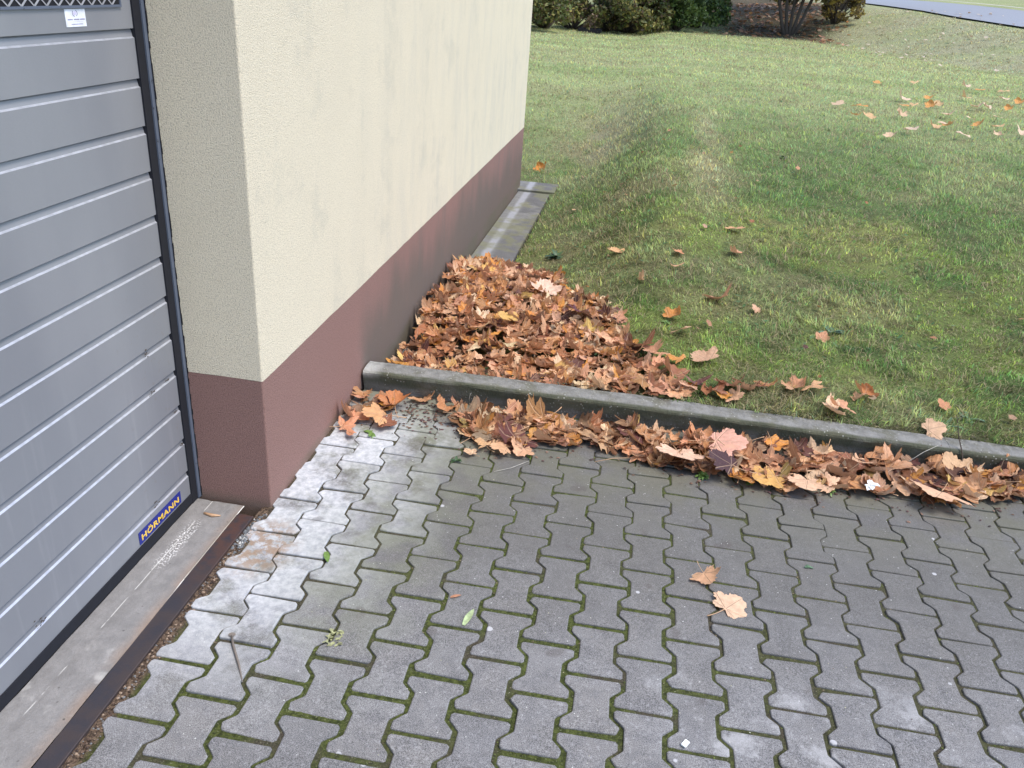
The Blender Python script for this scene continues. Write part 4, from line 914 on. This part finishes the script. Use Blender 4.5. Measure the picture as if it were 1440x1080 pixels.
# ---------------------------------------------------------------- background shrubs and trees
def foliage_mat(nm,cs):
    g=G(nm); a=g.attr(); g.fin(a,.6); tr=g.node('ShaderNodeBsdfTranslucent'); g.t.links.new(a,tr.inputs['Color']); mx=g.node('ShaderNodeMixShader',None,_0=.3)
    g.t.links.new(g.b.outputs[0],mx.inputs[1]); g.t.links.new(tr.outputs[0],mx.inputs[2]); g.t.links.new(mx.outputs[0],g.out.inputs[0]); return g.m
FM=foliage_mat('shrub_leaves',None)
def crown(clumps,per,size,cols,parent,name='crown'):
    Vc=[];Fc=[];Cc=[];n=0
    for (cx,cy,cz,r) in clumps:
        m=int(per*r*r); p=rng.normal(size=(m,3)); p/=np.linalg.norm(p,axis=1)[:,None]; p*=(r*rng.random((m,1))**.45); p[:,2]*=.8
        p+=np.array([cx,cy,cz]); a=rng.normal(size=(m,3)); a/=np.linalg.norm(a,axis=1)[:,None]; bq=np.cross(a,rng.normal(size=(m,3))); bq/=np.linalg.norm(bq,axis=1)[:,None]
        s=size*rng.uniform(.6,1.4,(m,1)); Vc.append(np.stack([p-a*s,p+bq*s*.55,p+a*s,p-bq*s*.55],1).reshape(-1,3))
        ix=n+np.arange(m)[:,None]*4; Fc.append(ix+np.array([[0,1,2,3]])); n+=4*m
        base=np.array(cols)[rng.integers(0,len(cols),m)]*rng.uniform(.6,1.3,(m,1))*rng.uniform(.8,1.2); Cc.append(np.repeat(base,4,0))
    return mesh_np(name,np.concatenate(Vc),np.concatenate(Fc),FM,parent,cols=np.concatenate(Cc))
def shrub(x,y,w,h,cols,label,cat='shrub',grp='shrubs at the foot of the far bank',nc=16,per=900,size=.06,low=.25,trunk=.04):
    z=float(hgt(np.array(x),np.array(y))); r=bpy.data.objects.new('shrub' if cat=='shrub' else 'tree',None); link(r); r.location=(x,y,z-.05); tag(r,label,cat,grp)
    b=MB(); cl=[]
    for i in range(nc):
        a=R_(0,6.28); rr=w*.5*math.sqrt(R_(0,1)); zz=h*R_(low,1)*(1-.35*(rr/(w*.5))**2); c=(rr*math.cos(a),rr*math.sin(a),zz,R_(.22,.42)*min(w,h)*.55); cl.append(c)
        b.tube([(R_(-.05,.05),R_(-.05,.05),0),(c[0]*.35,c[1]*.35,zz*.4),(c[0],c[1],zz)],[trunk,trunk*.6,trunk*.2],5)
    b.build('branches',MT['bark'],r,True); crown(cl,per,size,cols,r)
YG=[(.17,.18,.05),(.11,.14,.04),(.30,.26,.07),(.08,.09,.03),(.11,.07,.04)]; BR=[(.20,.13,.09),(.15,.10,.07),(.22,.19,.06),(.12,.12,.04)]; DG=[(.05,.09,.03),(.075,.13,.035),(.12,.18,.04)]
YE2=[(.40,.30,.07),(.20,.14,.05),(.12,.10,.05)]
SH=[(-4.6,24.0,3.2,2.4,YG,'yellow and brown shrub partly hidden by the wall edge'),(-2.2,24.6,3.0,1.9,YG,'yellowish green shrub just right of the wall edge on the far bank'),(-.5,25.9,2.6,1.8,YG,'olive shrub between the yellowish one and the dark rounded one'),(.9,27.3,2.9,2.5,DG,'dark green rounded shrub in the middle of the far bank'),(-1.4,25.4,2.6,.75,BR,'low brown scrub under the yellowish shrubs'),(-3.5,24.3,3.0,.8,BR,'low brown scrub by the wall edge on the far bank'),(.1,26.6,2.2,.7,BR,'low brown scrub left of the dark rounded shrub'),(-3.0,23.6,2.6,1.6,YG,'olive scrub in front of the yellowish shrub by the wall edge'),(.2,26.4,2.2,1.7,YG,'olive bush filling the gap beside the dark rounded shrub'),(1.7,27.6,1.8,1.3,DG,'low dark bush at the right foot of the dark rounded shrub'),(7.2,30.5,1.8,1.3,YE2,'sparse yellow bush to the right of the dark stems'),(2.4,29.3,2.4,1.5,DG,'dark scrub right of the rounded dark shrub up the bank')]
for s in SH: shrub(*s,nc=20,per=2600 if s[4] is not BR else 3400)
def tree(x,y,h,w,cols,label,lean=0.0,low=.35,nc=26,per=700,size=.12,tr=.17):
    z=float(hgt(np.array(x),np.array(y))); r=bpy.data.objects.new('tree',None); link(r); r.location=(x,y,z-.1); tag(r,label,'tree','trees on the far bank')
    b=MB(); cl=[]
    for q in range(5 if low<.35 else 1):
        ox=0 if low>=.35 else (q-2)*.16; b.tube([(ox*.4,0,0),(ox,0,.5),(lean*.3+ox*2,.05,h*.3),(lean*.6+ox*3,0,h*.6),(lean+ox*3.5,0,h*.92)],[tr*1.5,tr*1.1,tr,tr*.6,tr*.15],8)
    for i in range(nc):
        a=R_(0,6.28); zz=h*R_(low,1.0); rr=w*.5*math.sin(math.pi*min(.95,max(.12,(zz/h-low*.7)/(1.05-low*.7))))*R_(.5,1); c=(rr*math.cos(a),rr*math.sin(a),zz,R_(.5,.95)); cl.append(c)
        b.tube([(lean*.3,0,zz*.55),(c[0]*.5,c[1]*.5,zz*.85),(c[0],c[1],zz)],[tr*.35,tr*.22,tr*.06],5)
    b.build('trunk',MT['bark'],r,True); crown(cl,per,size,cols,r)
YE_=[(.30,.22,.05),(.14,.12,.04),(.09,.09,.035),(.08,.07,.03)]
tree(5.55,29.0,5.2,4.6,YE_,'yellowing tree with several dark stems standing on the leafy bank',low=.27,nc=26,tr=.05)
tree(2.9,33.5,7,5.5,DG,'dense green tree behind the rounded dark shrub',nc=30); tree(8.0,34.0,7.5,6,YG,'olive tree beside the road behind the yellowing tree',nc=30,low=.45)
tree(-1.6,30.5,7,5.5,YG,'tall olive tree behind the yellowish shrubs',nc=30); tree(-6.0,28.5,7,5.5,DG,'green tree behind the wall edge shrub',nc=26)
shrub(27,56,7,2.8,DG,'dark shrub beyond the road in the top right corner',grp='shrubs beyond the road',nc=22,per=500,size=.14)
shrub(31,52,6,2.6,DG,'second dark shrub beyond the road, cut by the right edge',grp='shrubs beyond the road',nc=22,per=500,size=.14)
# slab of a low drain frame at the foot of the shrubs
z=float(hgt(np.array(-.8),np.array(25.4))); b=MB(); b.box(-.35,.35,-.2,.2,.0,.10); b.box(-.30,.30,-.15,.15,.10,.13); o=b.build('drain_cover',MT['dark'],None); o.location=(-.85,25.0,float(hgt(np.array(-.85),np.array(25.0)))); tag(o,'small dark low box at the edge of the lawn under the shrubs','drain cover')
print('leaf objects',cnt,'stuff verts',nv)
